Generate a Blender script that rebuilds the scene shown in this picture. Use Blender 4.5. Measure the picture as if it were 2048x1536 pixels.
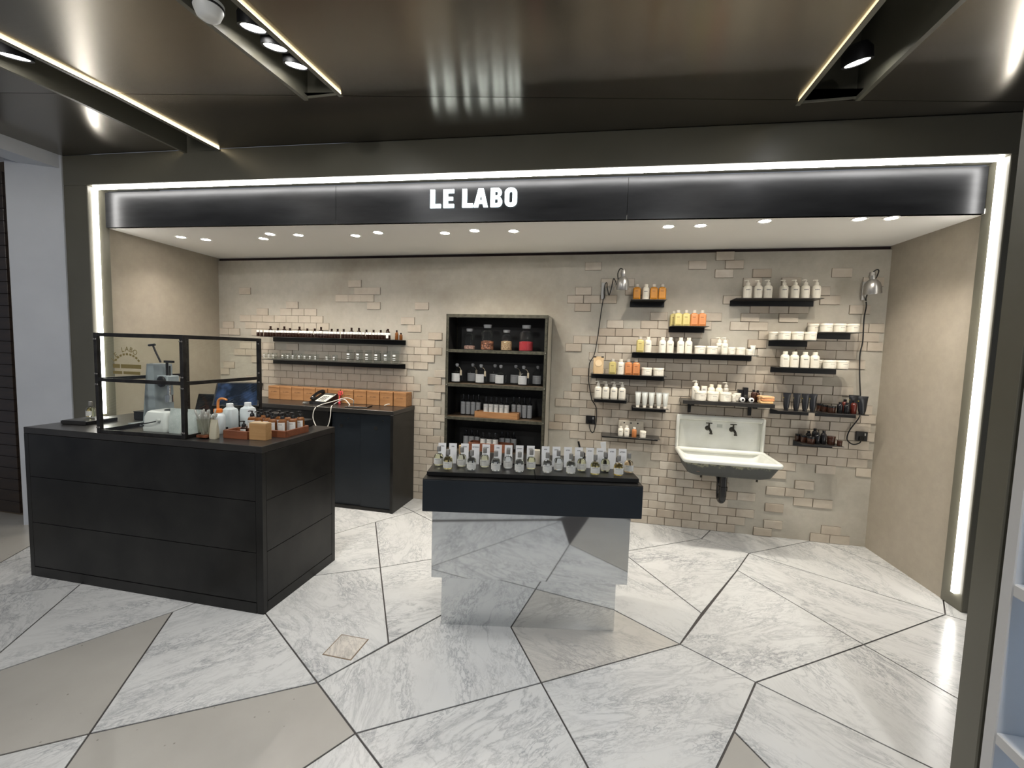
import bpy, bmesh, math, random
from mathutils import Vector, Matrix
random.seed(7)
PI = math.pi
SC = bpy.context.scene
COL = SC.collection
for o in list(bpy.data.objects):
    bpy.data.objects.remove(o)

# ------------------------------------------------------------------ camera, world, exposure, store lights
cam = bpy.data.cameras.new('camera')
cam.sensor_width = 36.0
cam.lens = 878.18 / 2048 * 36.0
cam.clip_start = 0.05
CAM = bpy.data.objects.new('camera', cam)
COL.objects.link(CAM)
_r = Vector((0.97623, 0.21468, 0.02971)); _u = Vector((-0.04500, 0.06670, 0.99676)); _f = Vector((-0.21201, 0.97440, -0.07478))
_m = Matrix((_r, _u, -_f)).transposed().to_4x4()
_m.translation = Vector((0, 0, 1.5636))
CAM.matrix_world = _m
SC.camera = CAM
SC.view_settings.view_transform = 'Standard'
SC.view_settings.look = 'None'
SC.view_settings.exposure = 0.0
SC.view_settings.gamma = 1.0
SC.view_settings.use_curve_mapping = False
W = bpy.data.worlds.new('store_ambient'); SC.world = W
W.use_nodes = True
W.node_tree.nodes['Background'].inputs[0].default_value = (0.80, 0.86, 1.0, 1)
W.node_tree.nodes['Background'].inputs[1].default_value = 0.22

def spot(name, loc, target, power, size=100, blend=0.7, col=(1, 1, 1), radius=0.03):
    l = bpy.data.lights.new(name, 'SPOT')
    l.energy = power; l.spot_size = math.radians(size); l.spot_blend = blend; l.color = col; l.shadow_soft_size = radius
    o = bpy.data.objects.new(name, l); COL.objects.link(o)
    o.location = loc
    o.rotation_euler = (Vector(target) - Vector(loc)).to_track_quat('-Z', 'Y').to_euler()
    return o
BOOTH_SPOTS = [(-3.813, 3.306), (-3.653, 3.41), (-3.058, 3.433), (-2.874, 3.30), (-2.64, 3.357), (-2.14, 3.424), (-1.892, 3.356), (-1.338, 3.428),
               (-1.0745, 3.383), (-0.771, 3.43), (0.382, 3.431), (0.60, 3.43), (1.0, 3.366), (1.575, 3.387), (1.756, 3.386)]
for i, (x, y) in enumerate(BOOTH_SPOTS):
    tx = x + (0.25 if i % 2 else -0.2)
    spot('booth_spot_light', (x, y, 2.49), (tx, 3.78, 0.0), (30 if x < -0.9 else 36 if x < 0.3 else 42), 118, 1.0, (1.0, 0.925, 0.81), 0.022)
# spots at the ceiling slots, seen ones in the first row: position, aim point, power
STORE_SPOTS = [(-3.10, 1.79, 3.04, (-2.7, 1.5, 0), 45), (-1.69, 1.85, 3.06, (-2.2, 1.6, 0), 45), (-1.69, 1.99, 3.06, (-0.9, 1.6, 0), 45), (-1.69, 2.14, 3.06, (-0.5, 2.3, 0.8), 45), (1.13, 2.576, 3.05, (0.6, 2.0, 0), 40),
               (-1.7, 0.2, 3.06, (-1.0, 2.4, 0.9), 80), (1.14, 0.3, 3.06, (0.0, 2.4, 0.9), 80), (-3.1, 0.0, 3.06, (-4.4, 2.8, 1.6), 90), (1.14, -0.9, 3.06, (0.3, 2.0, 0.2), 80), (-1.7, -1.1, 3.06, (-2.6, 2.0, 0.7), 80),  # from here on unseen lamps, added to light the booth from the front
               (-3.1, -1.0, 3.06, (-2.4, 0.8, 0), 60), (1.14, 1.2, 3.06, (1.6, 1.6, 0), 40)]
def slope(x, y): return -0.035 * max(0.0, 2.05 + .1798 * (x + 3.68) - y)      # the bronze ceiling dips gently towards the shop
for x, y, z, t, pw in STORE_SPOTS:
    spot('store_spot_light', (x, y, z - 0.035 + slope(x, y)), t, pw * 0.74, 110, 0.9, (1.0, 0.98, 0.95), 0.045)

# ------------------------------------------------------------------ helpers: meshes
class MB:
    def __init__(s): s.v = []; s.f = []
    def add(s, V, F):
        n = len(s.v); s.v += [tuple(p) for p in V]; s.f += [tuple(i + n for i in f) for f in F]; return s
    def box(s, x0, x1, y0, y1, z0, z1):
        return s.add([(x0, y0, z0), (x1, y0, z0), (x1, y1, z0), (x0, y1, z0), (x0, y0, z1), (x1, y0, z1), (x1, y1, z1), (x0, y1, z1)],
                     [(0, 3, 2, 1), (4, 5, 6, 7), (0, 1, 5, 4), (1, 2, 6, 5), (2, 3, 7, 6), (3, 0, 4, 7)])
    def cbox(s, x0, x1, y0, y1, z0, z1, b=0.002):
        bm = bmesh.new()
        bmesh.ops.create_cube(bm, size=1)
        for v in bm.verts:
            v.co = Vector(((x0 + x1) / 2 + v.co.x * (x1 - x0), (y0 + y1) / 2 + v.co.y * (y1 - y0), (z0 + z1) / 2 + v.co.z * (z1 - z0)))
        bmesh.ops.bevel(bm, geom=bm.edges[:], offset=b, segments=1, affect='EDGES')
        bm.verts.index_update()
        s.add([v.co[:] for v in bm.verts], [[v.index for v in f.verts] for f in bm.faces]); bm.free(); return s
    def prism(s, poly, z0, z1):
        n = len(poly)
        a = sum(poly[i][0] * poly[(i + 1) % n][1] - poly[(i + 1) % n][0] * poly[i][1] for i in range(n))
        if a < 0: poly = poly[::-1]
        V = [(p[0], p[1], z0) for p in poly] + [(p[0], p[1], z1) for p in poly]
        F = [tuple(range(n))[::-1], tuple(range(n, 2 * n))] + [(i, (i + 1) % n, n + (i + 1) % n, n + i) for i in range(n)]
        return s.add(V, F)
    def lathe(s, prof, seg=20, cx=0, cy=0, cz=0, a0=0.0, a1=2 * PI, sx=1, sy=1, cap=True):
        full = abs(a1 - a0 - 2 * PI) < 1e-6
        m = seg if full else seg + 1
        V = []; F = []
        for r, z in prof:
            for i in range(m):
                a = a0 + (a1 - a0) * i / seg
                V.append((cx + r * math.cos(a) * sx, cy + r * math.sin(a) * sy, cz + z))
        for k in range(len(prof) - 1):
            for i in range(seg):
                j = (i + 1) % m
                F.append((k * m + i, k * m + j, (k + 1) * m + j, (k + 1) * m + i))
        if cap and full and prof[0][0] > 1e-5: F.append(tuple(range(m))[::-1])
        if cap and full and prof[-1][0] > 1e-5: F.append(tuple(range((len(prof) - 1) * m, len(prof) * m)))
        return s.add(V, F)
    def loft(s, rings, cap=True):
        n = len(rings[0]); V = [p for r in rings for p in r]; F = []
        for k in range(len(rings) - 1):
            for i in range(n):
                F.append((k * n + i, k * n + (i + 1) % n, (k + 1) * n + (i + 1) % n, (k + 1) * n + i))
        if cap: F += [tuple(range(n))[::-1], tuple(range((len(rings) - 1) * n, len(rings) * n))]
        return s.add(V, F)
    def tube(s, pts, r, seg=8, cap=True):
        P = [Vector(p) for p in pts]; rings = []
        up = Vector((0, 0, 1)); prev = None
        for i, p in enumerate(P):
            t = (P[min(i + 1, len(P) - 1)] - P[max(i - 1, 0)]).normalized()
            if prev is None:
                a = t.orthogonal().normalized()
            else:
                a = (prev - t * prev.dot(t)); a = a.normalized() if a.length > 1e-6 else t.orthogonal().normalized()
            prev = a; b = t.cross(a)
            rr = r[i] if isinstance(r, (list, tuple)) else r
            rings.append([tuple(p + (a * math.cos(q) + b * math.sin(q)) * rr) for q in [2 * PI * k / seg for k in range(seg)]])
        return s.loft(rings, cap)
    def xf(s, M):
        s.v = [tuple(M @ Vector(p)) for p in s.v]; return s
    def mesh(s, name, mat=None, smooth=False):
        m = bpy.data.meshes.new(name); m.from_pydata(s.v, [], s.f); m.update()
        bm = bmesh.new(); bm.from_mesh(m); bmesh.ops.recalc_face_normals(bm, faces=bm.faces[:]); bm.to_mesh(m); bm.free()
        if mat: m.materials.append(mat)
        if smooth:
            m.shade_smooth()
            try: m.set_sharp_from_angle(angle=math.radians(38))
            except Exception: pass
        return m
def spline(pts, n=8):
    P = [Vector(p) for p in pts]; out = []
    for i in range(len(P) - 1):
        p0 = P[max(i - 1, 0)]; p1 = P[i]; p2 = P[i + 1]; p3 = P[min(i + 2, len(P) - 1)]
        for k in range(n):
            t = k / n
            out.append(0.5 * ((2 * p1) + (p2 - p0) * t + (2 * p0 - 5 * p1 + 4 * p2 - p3) * t * t + (3 * p1 - p0 - 3 * p2 + p3) * t ** 3))
    out.append(P[-1]); return out
def link(name, data, parent=None, loc=(0, 0, 0), rot=(0, 0, 0)):
    o = bpy.data.objects.new(name, data); COL.objects.link(o); o.location = loc; o.rotation_euler = rot
    if parent: o.parent = parent
    return o
def tag(o, label=None, cat=None, group=None, kind=None):
    if label: o['label'] = label
    if cat: o['category'] = cat
    if group: o['group'] = group
    if kind: o['kind'] = kind
    return o
def thing(name, label, cat, loc=(0, 0, 0), rz=0.0, group=None):
    return tag(link(name, None, None, loc, (0, 0, rz)), label, cat, group)
def part(name, mesh, parent, loc=(0, 0, 0), rot=(0, 0, 0), label=None):
    o = link(name, mesh, parent, loc, rot)
    if label: o['label'] = label
    return o
def struct(name, mesh, parent=None):
    o = link(name, mesh, parent)
    if not parent: o['kind'] = 'structure'
    return o
ORD = ['first', 'second', 'third', 'fourth', 'fifth', 'sixth', 'seventh', 'eighth', 'ninth', 'tenth', 'eleventh', 'twelfth', 'thirteenth', 'fourteenth', 'fifteenth',
       'sixteenth', 'seventeenth', 'eighteenth', 'nineteenth', 'twentieth']
def nth(i):
    n = i + 1
    if n <= 20: return ORD[i]
    return '%d%s' % (n, 'th' if n % 100 in (11, 12, 13) else {1: 'st', 2: 'nd', 3: 'rd'}.get(n % 10, 'th'))

# ------------------------------------------------------------------ helpers: materials
class NT:
    def __init__(s, name):
        s.m = bpy.data.materials.new(name); s.m.use_nodes = True; s.t = s.m.node_tree; s.b = s.t.nodes['Principled BSDF']; s.out = s.t.nodes['Material Output']
    def n(s, typ, **kw):
        x = s.t.nodes.new(typ)
        for k, v in kw.items():
            if k.startswith('i_'): x.inputs[k[2:].replace('_', ' ')].default_value = v
            else: setattr(x, k, v)
        return x
    def l(s, a, b): s.t.links.new(a, b)
    def set(s, **kw):
        for k, v in kw.items(): s.b.inputs[k.replace('_', ' ')].default_value = v
        return s
    def coord(s, which='Object', scale=(1, 1, 1), rot=(0, 0, 0)):
        c = s.n('ShaderNodeTexCoord'); m = s.n('ShaderNodeMapping'); m.inputs['Scale'].default_value = scale; m.inputs['Rotation'].default_value = rot
        s.l(c.outputs[which], m.inputs['Vector']); return m.outputs['Vector']
    def noise(s, vec, scale=5, detail=4, rough=0.55, dist=0.0):
        x = s.n('ShaderNodeTexNoise'); x.inputs['Scale'].default_value = scale; x.inputs['Detail'].default_value = detail
        x.inputs['Roughness'].default_value = rough; x.inputs['Distortion'].default_value = dist
        if vec is not None: s.l(vec, x.inputs['Vector'])
        return x.outputs['Fac']
    def ramp(s, fac, stops):
        r = s.n('ShaderNodeValToRGB'); e = r.color_ramp.elements
        while len(e) < len(stops): e.new(0.5)
        for k, (p, c) in enumerate(stops): e[k].position = p; e[k].color = (*c, 1)
        s.l(fac, r.inputs['Fac']); return r.outputs['Color']
    def mix(s, fac, a, b, mode='MIX'):
        x = s.n('ShaderNodeMix', data_type='RGBA', blend_type=mode)
        for sock, v in ((x.inputs[0], fac), (x.inputs[6], a), (x.inputs[7], b)):
            if hasattr(v, 'links') or hasattr(v, 'is_linked'): s.l(v, sock)
            else: sock.default_value = v if not isinstance(v, tuple) else (*v, 1)[:4]
        return x.outputs[2]
    def math(s, op, a, b=0.5):
        x = s.n('ShaderNodeMath', operation=op)
        for k, v in enumerate((a, b)):
            if hasattr(v, 'is_linked'): s.l(v, x.inputs[k])
            else: x.inputs[k].default_value = v
        return x.outputs[0]
    def bump(s, h, strength=0.3, dist=0.01):
        b = s.n('ShaderNodeBump'); b.inputs['Strength'].default_value = strength; b.inputs['Distance'].default_value = dist
        s.l(h, b.inputs['Height']); s.l(b.outputs['Normal'], s.b.inputs['Normal']); return s
    def color(s, sock): s.l(sock, s.b.inputs['Base Color']); return s
def P(name, col, rough=0.5, metal=0.0, **kw):
    m = NT(name); m.set(Base_Color=(*col, 1), Roughness=rough, Metallic=metal)
    for k, v in kw.items(): m.b.inputs[k.replace('_', ' ')].default_value = v
    return m.m
def emis(name, col, strength, base=(0.8, 0.8, 0.8)):
    m = NT(name); m.set(Base_Color=(*base, 1), Emission_Color=(*col, 1), Emission_Strength=strength, Roughness=0.4); return m.m
def varied(name, c1, c2, rough=0.5, metal=0.0, scale=6, bump=0.0, rvar=0.0, stretch=(1, 1, 1), detail=5):
    m = NT(name); v = m.coord('Object', stretch); f = m.noise(v, scale, detail)
    m.color(m.ramp(f, [(0.3, c1), (0.7, c2)])); m.set(Roughness=rough, Metallic=metal)
    if rvar:
        r = m.n('ShaderNodeMapRange'); m.l(f, r.inputs[0]); r.inputs[3].default_value = rough - rvar; r.inputs[4].default_value = rough + rvar; m.l(r.outputs[0], m.b.inputs['Roughness'])
    if bump: m.bump(m.noise(v, scale * 8, 3), bump, 0.004)
    return m.m
def thin_glass(name, tint=(0.93, 0.96, 0.94), gloss=1.0, rough=0.02, ior=1.45, ribs=False):
    m = NT(name); t = m.t
    t.nodes.remove(m.b)
    tr = m.n('ShaderNodeBsdfTransparent'); tr.inputs[0].default_value = (*tint, 1)
    gl = m.n('ShaderNodeBsdfGlossy'); gl.inputs['Roughness'].default_value = rough; gl.inputs[0].default_value = (gloss, gloss, gloss, 1)
    fr = m.n('ShaderNodeFresnel'); fr.inputs['IOR'].default_value = ior
    mx = m.n('ShaderNodeMixShader'); m.l(tr.outputs[0], mx.inputs[1]); m.l(gl.outputs[0], mx.inputs[2])
    if ribs:
        v = m.coord('Object', (1, 1, 1), (0, math.radians(40), math.radians(12)))
        w = m.n('ShaderNodeTexWave', wave_type='BANDS', bands_direction='X'); w.inputs['Scale'].default_value = 28; m.l(v, w.inputs['Vector'])
        b = m.n('ShaderNodeBump'); b.inputs['Strength'].default_value = 0.35; b.inputs['Distance'].default_value = 0.003; m.l(w.outputs['Fac'], b.inputs['Height'])
        m.l(b.outputs[0], gl.inputs['Normal'])
    ge = m.n('ShaderNodeNewGeometry'); fac = m.math('MULTIPLY', fr.outputs[0], m.math('SUBTRACT', 1.0, ge.outputs['Backfacing']))
    m.l(fac, mx.inputs[0]); m.l(mx.outputs[0], m.out.inputs['Surface'])
    return m.m

def marble(name, rot, light=(0.64, 0.645, 0.635), vein=(0.42, 0.43, 0.44), seed=0.0):
    m = NT(name); v = m.coord('Object', (1, 1, 1), (0, 0, rot))
    mp = m.n('ShaderNodeMapping'); mp.inputs['Location'].default_value = (seed, seed * 1.7, 0); mp.inputs['Scale'].default_value = (1.0, 2.6, 1); m.l(v, mp.inputs['Vector']); v = mp.outputs[0]
    f1 = m.noise(v, 2.6, 9, 0.66, 0.9); f2 = m.noise(v, 12, 6, 0.7, 0.5)
    d = m.math('ABSOLUTE', m.math('SUBTRACT', f1, 0.5)); d2 = m.math('ABSOLUTE', m.math('SUBTRACT', f2, 0.5))
    c1 = m.ramp(d, [(0.0, (0.52, 0.53, 0.55)), (0.014, (0.78, 0.78, 0.79)), (0.05, (1, 1, 1))])
    c2 = m.ramp(d2, [(0.0, (0.58, 0.59, 0.61)), (0.05, (1, 1, 1))])
    patch = m.ramp(m.noise(v, 2.0, 3), [(0.42, (0, 0, 0)), (0.62, (1, 1, 1))])
    k = m.mix(patch, (1, 1, 1), c2)
    base = m.mix(m.noise(v, 1.6, 6, 0.6), light, tuple(x * 0.88 for x in light))
    veins = m.mix(m.ramp(m.noise(v, 1.1, 2), [(0.4, (0.15, 0.15, 0.15)), (0.65, (1, 1, 1))]), (1, 1, 1), c1)
    m.color(m.mix(1.0, m.mix(0.8, base, veins, 'MULTIPLY'), k, 'MULTIPLY'))
    m.set(Roughness=0.22); m.b.inputs['Specular IOR Level'].default_value = 0.55
    return m.m
MARBLES = [marble('marble_%s' % 'abcd'[i], r, seed=i * 3.1) for i, r in enumerate((0.6, -0.5, 1.2, 2.2))]
def stone():
    m = NT('greige_stone'); v = m.coord('Object'); f = m.noise(v, 2.0, 6); g = m.noise(v, 45, 2)
    c = m.ramp(f, [(0.3, (0.36, 0.345, 0.315)), (0.7, (0.42, 0.405, 0.37))])
    sp = m.n('ShaderNodeTexVoronoi'); sp.inputs['Scale'].default_value = 14; m.l(v, sp.inputs['Vector'])
    spk = m.ramp(sp.outputs['Distance'], [(0.0, (0.35, 0.33, 0.3)), (0.07, (1, 1, 1))])
    m.color(m.mix(1.0, c, spk, 'MULTIPLY')); m.set(Roughness=0.24); return m.m
STONE = stone()
STONE2 = marble('warm_grey_marble', 0.3, (0.56, 0.54, 0.50), seed=5.3)
GROUT = P('dark_floor_joint', (0.045, 0.04, 0.038), 0.6)
def plaster(name, a, b, c, stain=(0.42, 0.33, 0.25)):
    m = NT(name); v = m.coord('Object'); f = m.noise(v, 1.6, 7, 0.65); g = m.noise(v, 14, 5, 0.7); h = m.noise(v, 3.2, 5, 0.6)
    col = m.ramp(f, [(0.3, a), (0.5, b), (0.72, c)])
    col = m.mix(m.ramp(g, [(0.35, (0, 0, 0)), (0.75, (0.55, 0.55, 0.55))]), col, tuple(x * 0.8 for x in b))
    col = m.mix(m.ramp(h, [(0.62, (0, 0, 0)), (0.78, (0.45, 0.45, 0.45))]), col, stain)
    m.color(col); m.set(Roughness=0.7); m.bump(g, 0.25, 0.004); return m.m
PLASTER = plaster('old_wall_plaster', (0.33, 0.29, 0.23), (0.44, 0.41, 0.345), (0.51, 0.485, 0.42), (0.33, 0.25, 0.19))
SIDE = plaster('smooth_beige_plaster', (0.37, 0.325, 0.255), (0.40, 0.355, 0.285), (0.43, 0.385, 0.315), (0.37, 0.31, 0.24))
def brickmat():
    m = NT('worn_cream_brick'); oi = m.n('ShaderNodeObjectInfo'); v = m.coord('Object'); f = m.noise(v, 22, 5, 0.65)
    vv = m.n('ShaderNodeVectorMath', operation='ADD'); m.l(v, vv.inputs[0]); m.l(oi.outputs['Random'], vv.inputs[1])
    g = m.noise(vv.outputs[0], 9, 4)
    c = m.ramp(oi.outputs['Random'], [(0.0, (0.42, 0.355, 0.28)), (0.5, (0.50, 0.445, 0.365)), (1.0, (0.555, 0.505, 0.425))])
    c = m.mix(m.ramp(g, [(0.4, (0, 0, 0)), (0.75, (0.5, 0.5, 0.5))]), c, (0.34, 0.275, 0.21))
    m.color(c); m.set(Roughness=0.38); m.bump(f, 0.2, 0.003); return m.m
BRICK = brickmat()
WHITE_PAINT = P('white_soffit_paint', (0.84, 0.82, 0.77), 0.6)
COOLWALL = varied('cool_white_wall_paint', (0.55, 0.58, 0.63), (0.60, 0.63, 0.68), 0.6, 0, 3)
FRAME = varied('olive_grey_lacquer', (0.118, 0.112, 0.084), (0.13, 0.124, 0.095), 0.38, 0.0, 4)
FASCIA = varied('dark_brushed_fascia_metal', (0.018, 0.019, 0.021), (0.035, 0.036, 0.039), 0.32, 0.55, 3, stretch=(1, 1, 5))
STEEL = varied('blackened_steel', (0.012, 0.012, 0.012), (0.032, 0.031, 0.029), 0.33, 0.55, 3.2, rvar=0.07)
STEELTOP = varied('dark_steel_top', (0.035, 0.033, 0.031), (0.055, 0.052, 0.048), 0.3, 0.5, 5, rvar=0.06)
NAVY = varied('blue_black_lacquered_steel', (0.010, 0.014, 0.019), (0.016, 0.021, 0.027), 0.4, 0.2, 2.5)
BLACK = P('black_plastic', (0.008, 0.008, 0.009), 0.35)
BLACKMAT = P('matt_black_metal', (0.012, 0.012, 0.013), 0.5, 0.3)
IRON = varied('riveted_dark_iron', (0.014, 0.013, 0.013), (0.04, 0.037, 0.034), 0.42, 0.6, 18)
MIRROR = P('polished_mirror', (0.70, 0.715, 0.72), 0.045, 1.0)
def bronze():
    m = NT('brushed_bronze_ceiling'); v = m.coord('Object', (1.2, 260, 1)); f = m.noise(v, 1.0, 3)
    w = m.noise(m.coord('Object', (0.5, 0.5, 0.5)), 1.4, 3)
    m.color(m.mix(f, (0.185, 0.168, 0.14), (0.245, 0.225, 0.19))); m.set(Metallic=0.93, Roughness=0.2)
    m.b.inputs['Anisotropic'].default_value = 0.8
    t = m.n('ShaderNodeTangent', direction_type='UV_MAP', uv_map='brush'); m.l(t.outputs[0], m.b.inputs['Tangent'])
    m.bump(w, 0.04, 0.05)
    return m.m
BRONZE = bronze()
LED = emis('white_led_strip', (1.0, 0.97, 0.92), 22)
WARMLED = emis('warm_cove_strip', (1.0, 0.82, 0.52), 7)
BULB = emis('lamp_lens_glow', (1.0, 0.98, 0.95), 45)
BULBW = emis('warm_lamp_lens_glow', (1.0, 0.93, 0.82), 30)
CHROME = P('bright_chrome', (0.75, 0.75, 0.75), 0.15, 1.0)

# ------------------------------------------------------------------ floor
def inset(poly, d):
    n = len(poly)
    a = sum(poly[i][0] * poly[(i + 1) % n][1] - poly[(i + 1) % n][0] * poly[i][1] for i in range(n))
    if a < 0: poly = poly[::-1]
    out = []
    for i in range(n):
        p0 = Vector(poly[i - 1]); p1 = Vector(poly[i]); p2 = Vector(poly[(i + 1) % n])
        e1 = (p1 - p0).normalized(); e2 = (p2 - p1).normalized()
        n1 = Vector((-e1.y, e1.x)); n2 = Vector((-e2.y, e2.x))
        k = 1 + n1.dot(n2)
        out.append(tuple(p1 + (n1 + n2) * (d / max(k, 0.15))))
    return out
FL = struct('floor', MB().box(-7, 5, -4.2, 4.3, -0.06, -0.004).mesh('floor', GROUT))
N_ = dict(A=(-1.254, 1.703), B=(-.933, 1.504), C=(-1.944, 1.245), D=(-2.398, 1.969), G=(-1.071, 2.037), H=(-1.52, 2.758), I=(-1.975, 3.492), J=(-1.76, 3.82),
          K=(-.242, 1.965), L=(.45, 2.432), M=(.625, 2.771), Q=(1.172, 3.756), S=(2.13, 3.164), T=(.855, 3.955), U=(.999, 3.427), V=(1.451, 2.693), R=(.767, 2.229), W=(.585, 1.898), E=(-3.222, 2.05),
          F=(-4.04, 2.114), P1=(-2.25, 2.32), P2=(-.692, 2.694), P3=(-.46, 3.04), P4=(-.6, 3.42), P5=(.172, 3.495), P6=(-.1, 3.93), P7=(.208, 1.242), P8=(-2.77, 1.313), P9=(-.859, 3.234),
          a=(.47, 4.2), b=(.985, 4.2), c=(1.82, 4.2), d=(1.86, 4.2), e=(2.26, 3.62), f=(2.26, 3.39), g=(2.142, 1.4), h=(2.174, 1.6), i=(2.6, 1.6), j=(2.6, 2.9), k=(2.6, 3.4), l=(.287, .748), m=(1.13, 1.03), n=(.7, .5),
          o=(-1.44, .61), p=(-1.554, .605), q=(-3.0, .5), r=(-3.2, .55), s=(-2.9, 2.7), t=(-4.2, 1.38), u=(-3.75, 2.6), v=(-4.3, 2.58), w=(-2.4, 2.77), x=(-2.4, 4.2), y=(-4.4, 4.2), z=(-4.4, 2.95),
          aa=(-.25, 4.2), ab=(-1.58, 4.2), ac=(-6.9, 3.6), ad=(-6.9, .9), ae=(2.3, 4.2), af=(2.3, 3.56))
TILES = [('A P1 H G', 0), ('G P2 P3 P4 P9 H', 1), ('A B K P2', 2), ('K L P3 P2', 'w'), ('L M P5 P6 P4 P3', 0), ('M U Q T P5', 1), ('P5 T a aa P6', 2), ('T b a', 3), ('T Q c b', 0),
         ('Q S f e d c', 2), ('af ae d', 1), ('U V S Q', 0), ('L R V U', 1), ('R g h V', 2), ('V h i j S', 0), ('S j k f', 3), ('K L R W P7', 1), ('B K P7 l', 3), ('W m n P7', 's'), ('R g m W', 0),
         ('C A B o p', 's'), ('B l o', 2), ('C D P1 A', 3), ('C D r q', 's'), ('C q p', 3), ('D P1 s E P8', 1), ('E t r P8', 0), ('E s u F t', 2), ('F u v', 0), ('F v ac ad t', 's'),
         ('H P9 J I', 2), ('P9 P4 P6 aa ab J', 0), ('J ab x', 1), ('P1 H I w', 1), ('I J x y z s w', 0)]
for names, mt in TILES:
    poly = [N_[k] for k in names.split()]
    struct('floor_tile', MB().prism(inset(poly, 0.0042), -0.02, 0.0).mesh('floor_tile', STONE if mt == 's' else STONE2 if mt == 'w' else MARBLES[mt]), FL)
for k, poly in enumerate([[(-6.9, .85), (-4.2, 1.33), (-3.25, .5), (-3.4, -4), (-6.9, -4)], [(-3.2, .45), (-1.55, .55), (-1.5, -1), (-2.2, -4), (-3.35, -4)], [(-1.5, .55), (.25, .7), (.65, .45), (.3, -4), (-2.15, -4), (-1.45, -1)],
                          [(.75, .48), (1.15, .97), (2.14, 1.34), (2.7, 1.54), (4.9, 1.5), (4.9, -4), (.35, -4)], [(2.65, 1.6), (4.9, 1.6), (4.9, 4.2), (2.65, 4.2)], [(-6.9, 3.7), (-4.5, 2.75), (-4.5, 4.2), (-6.9, 4.2)]]):
    struct('floor_tile', MB().prism(poly, -0.02, 0.0).mesh('floor_tile', MARBLES[k % 4]), FL)
sq = [(-1.35, 1.871), (-1.187, 1.87), (-1.186, 2.037), (-1.35, 2.038)]
hat = thing('floor_access_cover', 'small square marble access cover in the floor before the dark counter', 'floor cover', (-1.268, 1.954, 0))
hat_p = [(x + 1.268, y - 1.954) for x, y in sq]
part('frame', MB().prism(hat_p, 0.0, 0.0012).mesh('cover_frame', P('aged_brass_edge', (0.22, 0.17, 0.12), 0.5, 0.5)), hat)
part('slab', MB().prism(inset(hat_p, 0.006), 0.0, 0.002).mesh('cover_slab', marble('marble_cover', 0.9, (0.66, 0.62, 0.56), seed=9)), hat)

# ------------------------------------------------------------------ booth shell
YB = 4.171
WB = struct('wall_back', MB().box(-4.6, 2.6, YB, YB + 0.12, 0, 2.47).mesh('wall_back', PLASTER))
struct('trim_1', MB().box(-4.33, 2.2, YB + 0.03, YB + 0.12, 2.47, 2.5).mesh('trim_gap', P('dark_shadow_gap', (0.03, 0.015, 0.015), 0.8)))
struct('wall_left', MB().prism([(-4.203, 2.935), (-4.313, YB + .02), (-4.5, YB + .02), (-4.39, 2.935)], 0, 2.5).mesh('wall_left', SIDE))
struct('wall_right', MB().prism([(2.25, 3.328), (2.187, YB + .02), (2.36, YB + .02), (2.42, 3.328)], 0, 2.5).mesh('wall_right', SIDE))
AL = math.atan(0.06106)
FM = Matrix.Translation((-4.203, 2.929, 0)) @ Matrix.Rotation(AL, 4, 'Z')      # facade frame: u along the front, d into the booth
def fbox(u0, u1, d0, d1, z0, z1, b=0.0):
    m = MB()
    (m.cbox(u0, u1, d0, d1, z0, z1, b) if b else m.box(u0, u1, d0, d1, z0, z1))
    return m.xf(FM)
ceil_b = MB().prism([(-4.30, 2.96), (2.36, 3.36), (2.36, YB + .1), (-4.5, YB + .1)], 2.5, 2.53)
BC = struct('ceiling_booth', ceil_b.mesh('ceiling_booth', WHITE_PAINT)); BC.name = 'trim_2'
ZC = 3.035
struct('trim_3', fbox(-.22, .02, -.105, .06, 0, 2.80, 0.004).mesh('frame_post_left', FRAME))
struct('trim_4', fbox(6.455, 6.75, -.105, .06, 0, 2.80, 0.004).mesh('frame_post_right', FRAME))
struct('trim_5', fbox(-.22, 6.75, -.105, .06, 2.80, ZC, 0.004).mesh('frame_beam', FRAME))
def led(name, mb, label):
    t = thing(name, label, 'light strip')
    part('diffuser', mb.mesh('led_diffuser', LED), t)
led('led_strip', fbox(.0202, .036, -.062, -.036, .93, 2.784), 'vertical white light strip up the left side of the booth opening')
led('led_strip', fbox(6.439, 6.4548, -.062, -.036, .10, 2.784), 'vertical white light strip up the right side of the booth opening')
led('led_strip', fbox(.0202, 6.4548, -.062, -.036, 2.784, 2.7995), 'long horizontal white light strip above the sign fascia')
SG = thing('sign_fascia', 'long dark metal fascia carrying glowing white LE LABO letters', 'sign', (0, 0, 0))
for u0, u1 in ((0.0, 2.11), (2.113, 4.291), (4.294, 6.45)):
    part('fascia_panel', fbox(u0, u1, .03, .05, 2.5, 2.785).mesh('fascia_panel', FASCIA), SG)
part('fascia_back', fbox(-.01, 6.46, .05, .06, 2.5, 2.79).mesh('fascia_back', FRAME), SG)
LETTER = emis('backlit_letter_acrylic', (0.80, 0.97, 1.0), 2.6, (0.9, 0.95, 1))
def poly_curve(name, loops, mat, extrude):
    c = bpy.data.curves.new(name, 'CURVE'); c.dimensions = '2D'; c.fill_mode = 'BOTH'; c.extrude = extrude
    for lp in loops:
        s = c.splines.new('POLY'); s.points.add(len(lp) - 1); s.use_cyclic_u = True
        for k, p in enumerate(lp): s.points[k].co = (p[0], p[1], 0, 1)
    o = bpy.data.objects.new('tmp', c); COL.objects.link(o)
    dg = bpy.context.evaluated_depsgraph_get()
    m = bpy.data.meshes.new_from_object(o.evaluated_get(dg)); bpy.data.objects.remove(o); bpy.data.curves.remove(c)
    m.name = name; m.materials.clear(); m.materials.append(mat); return m
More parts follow.
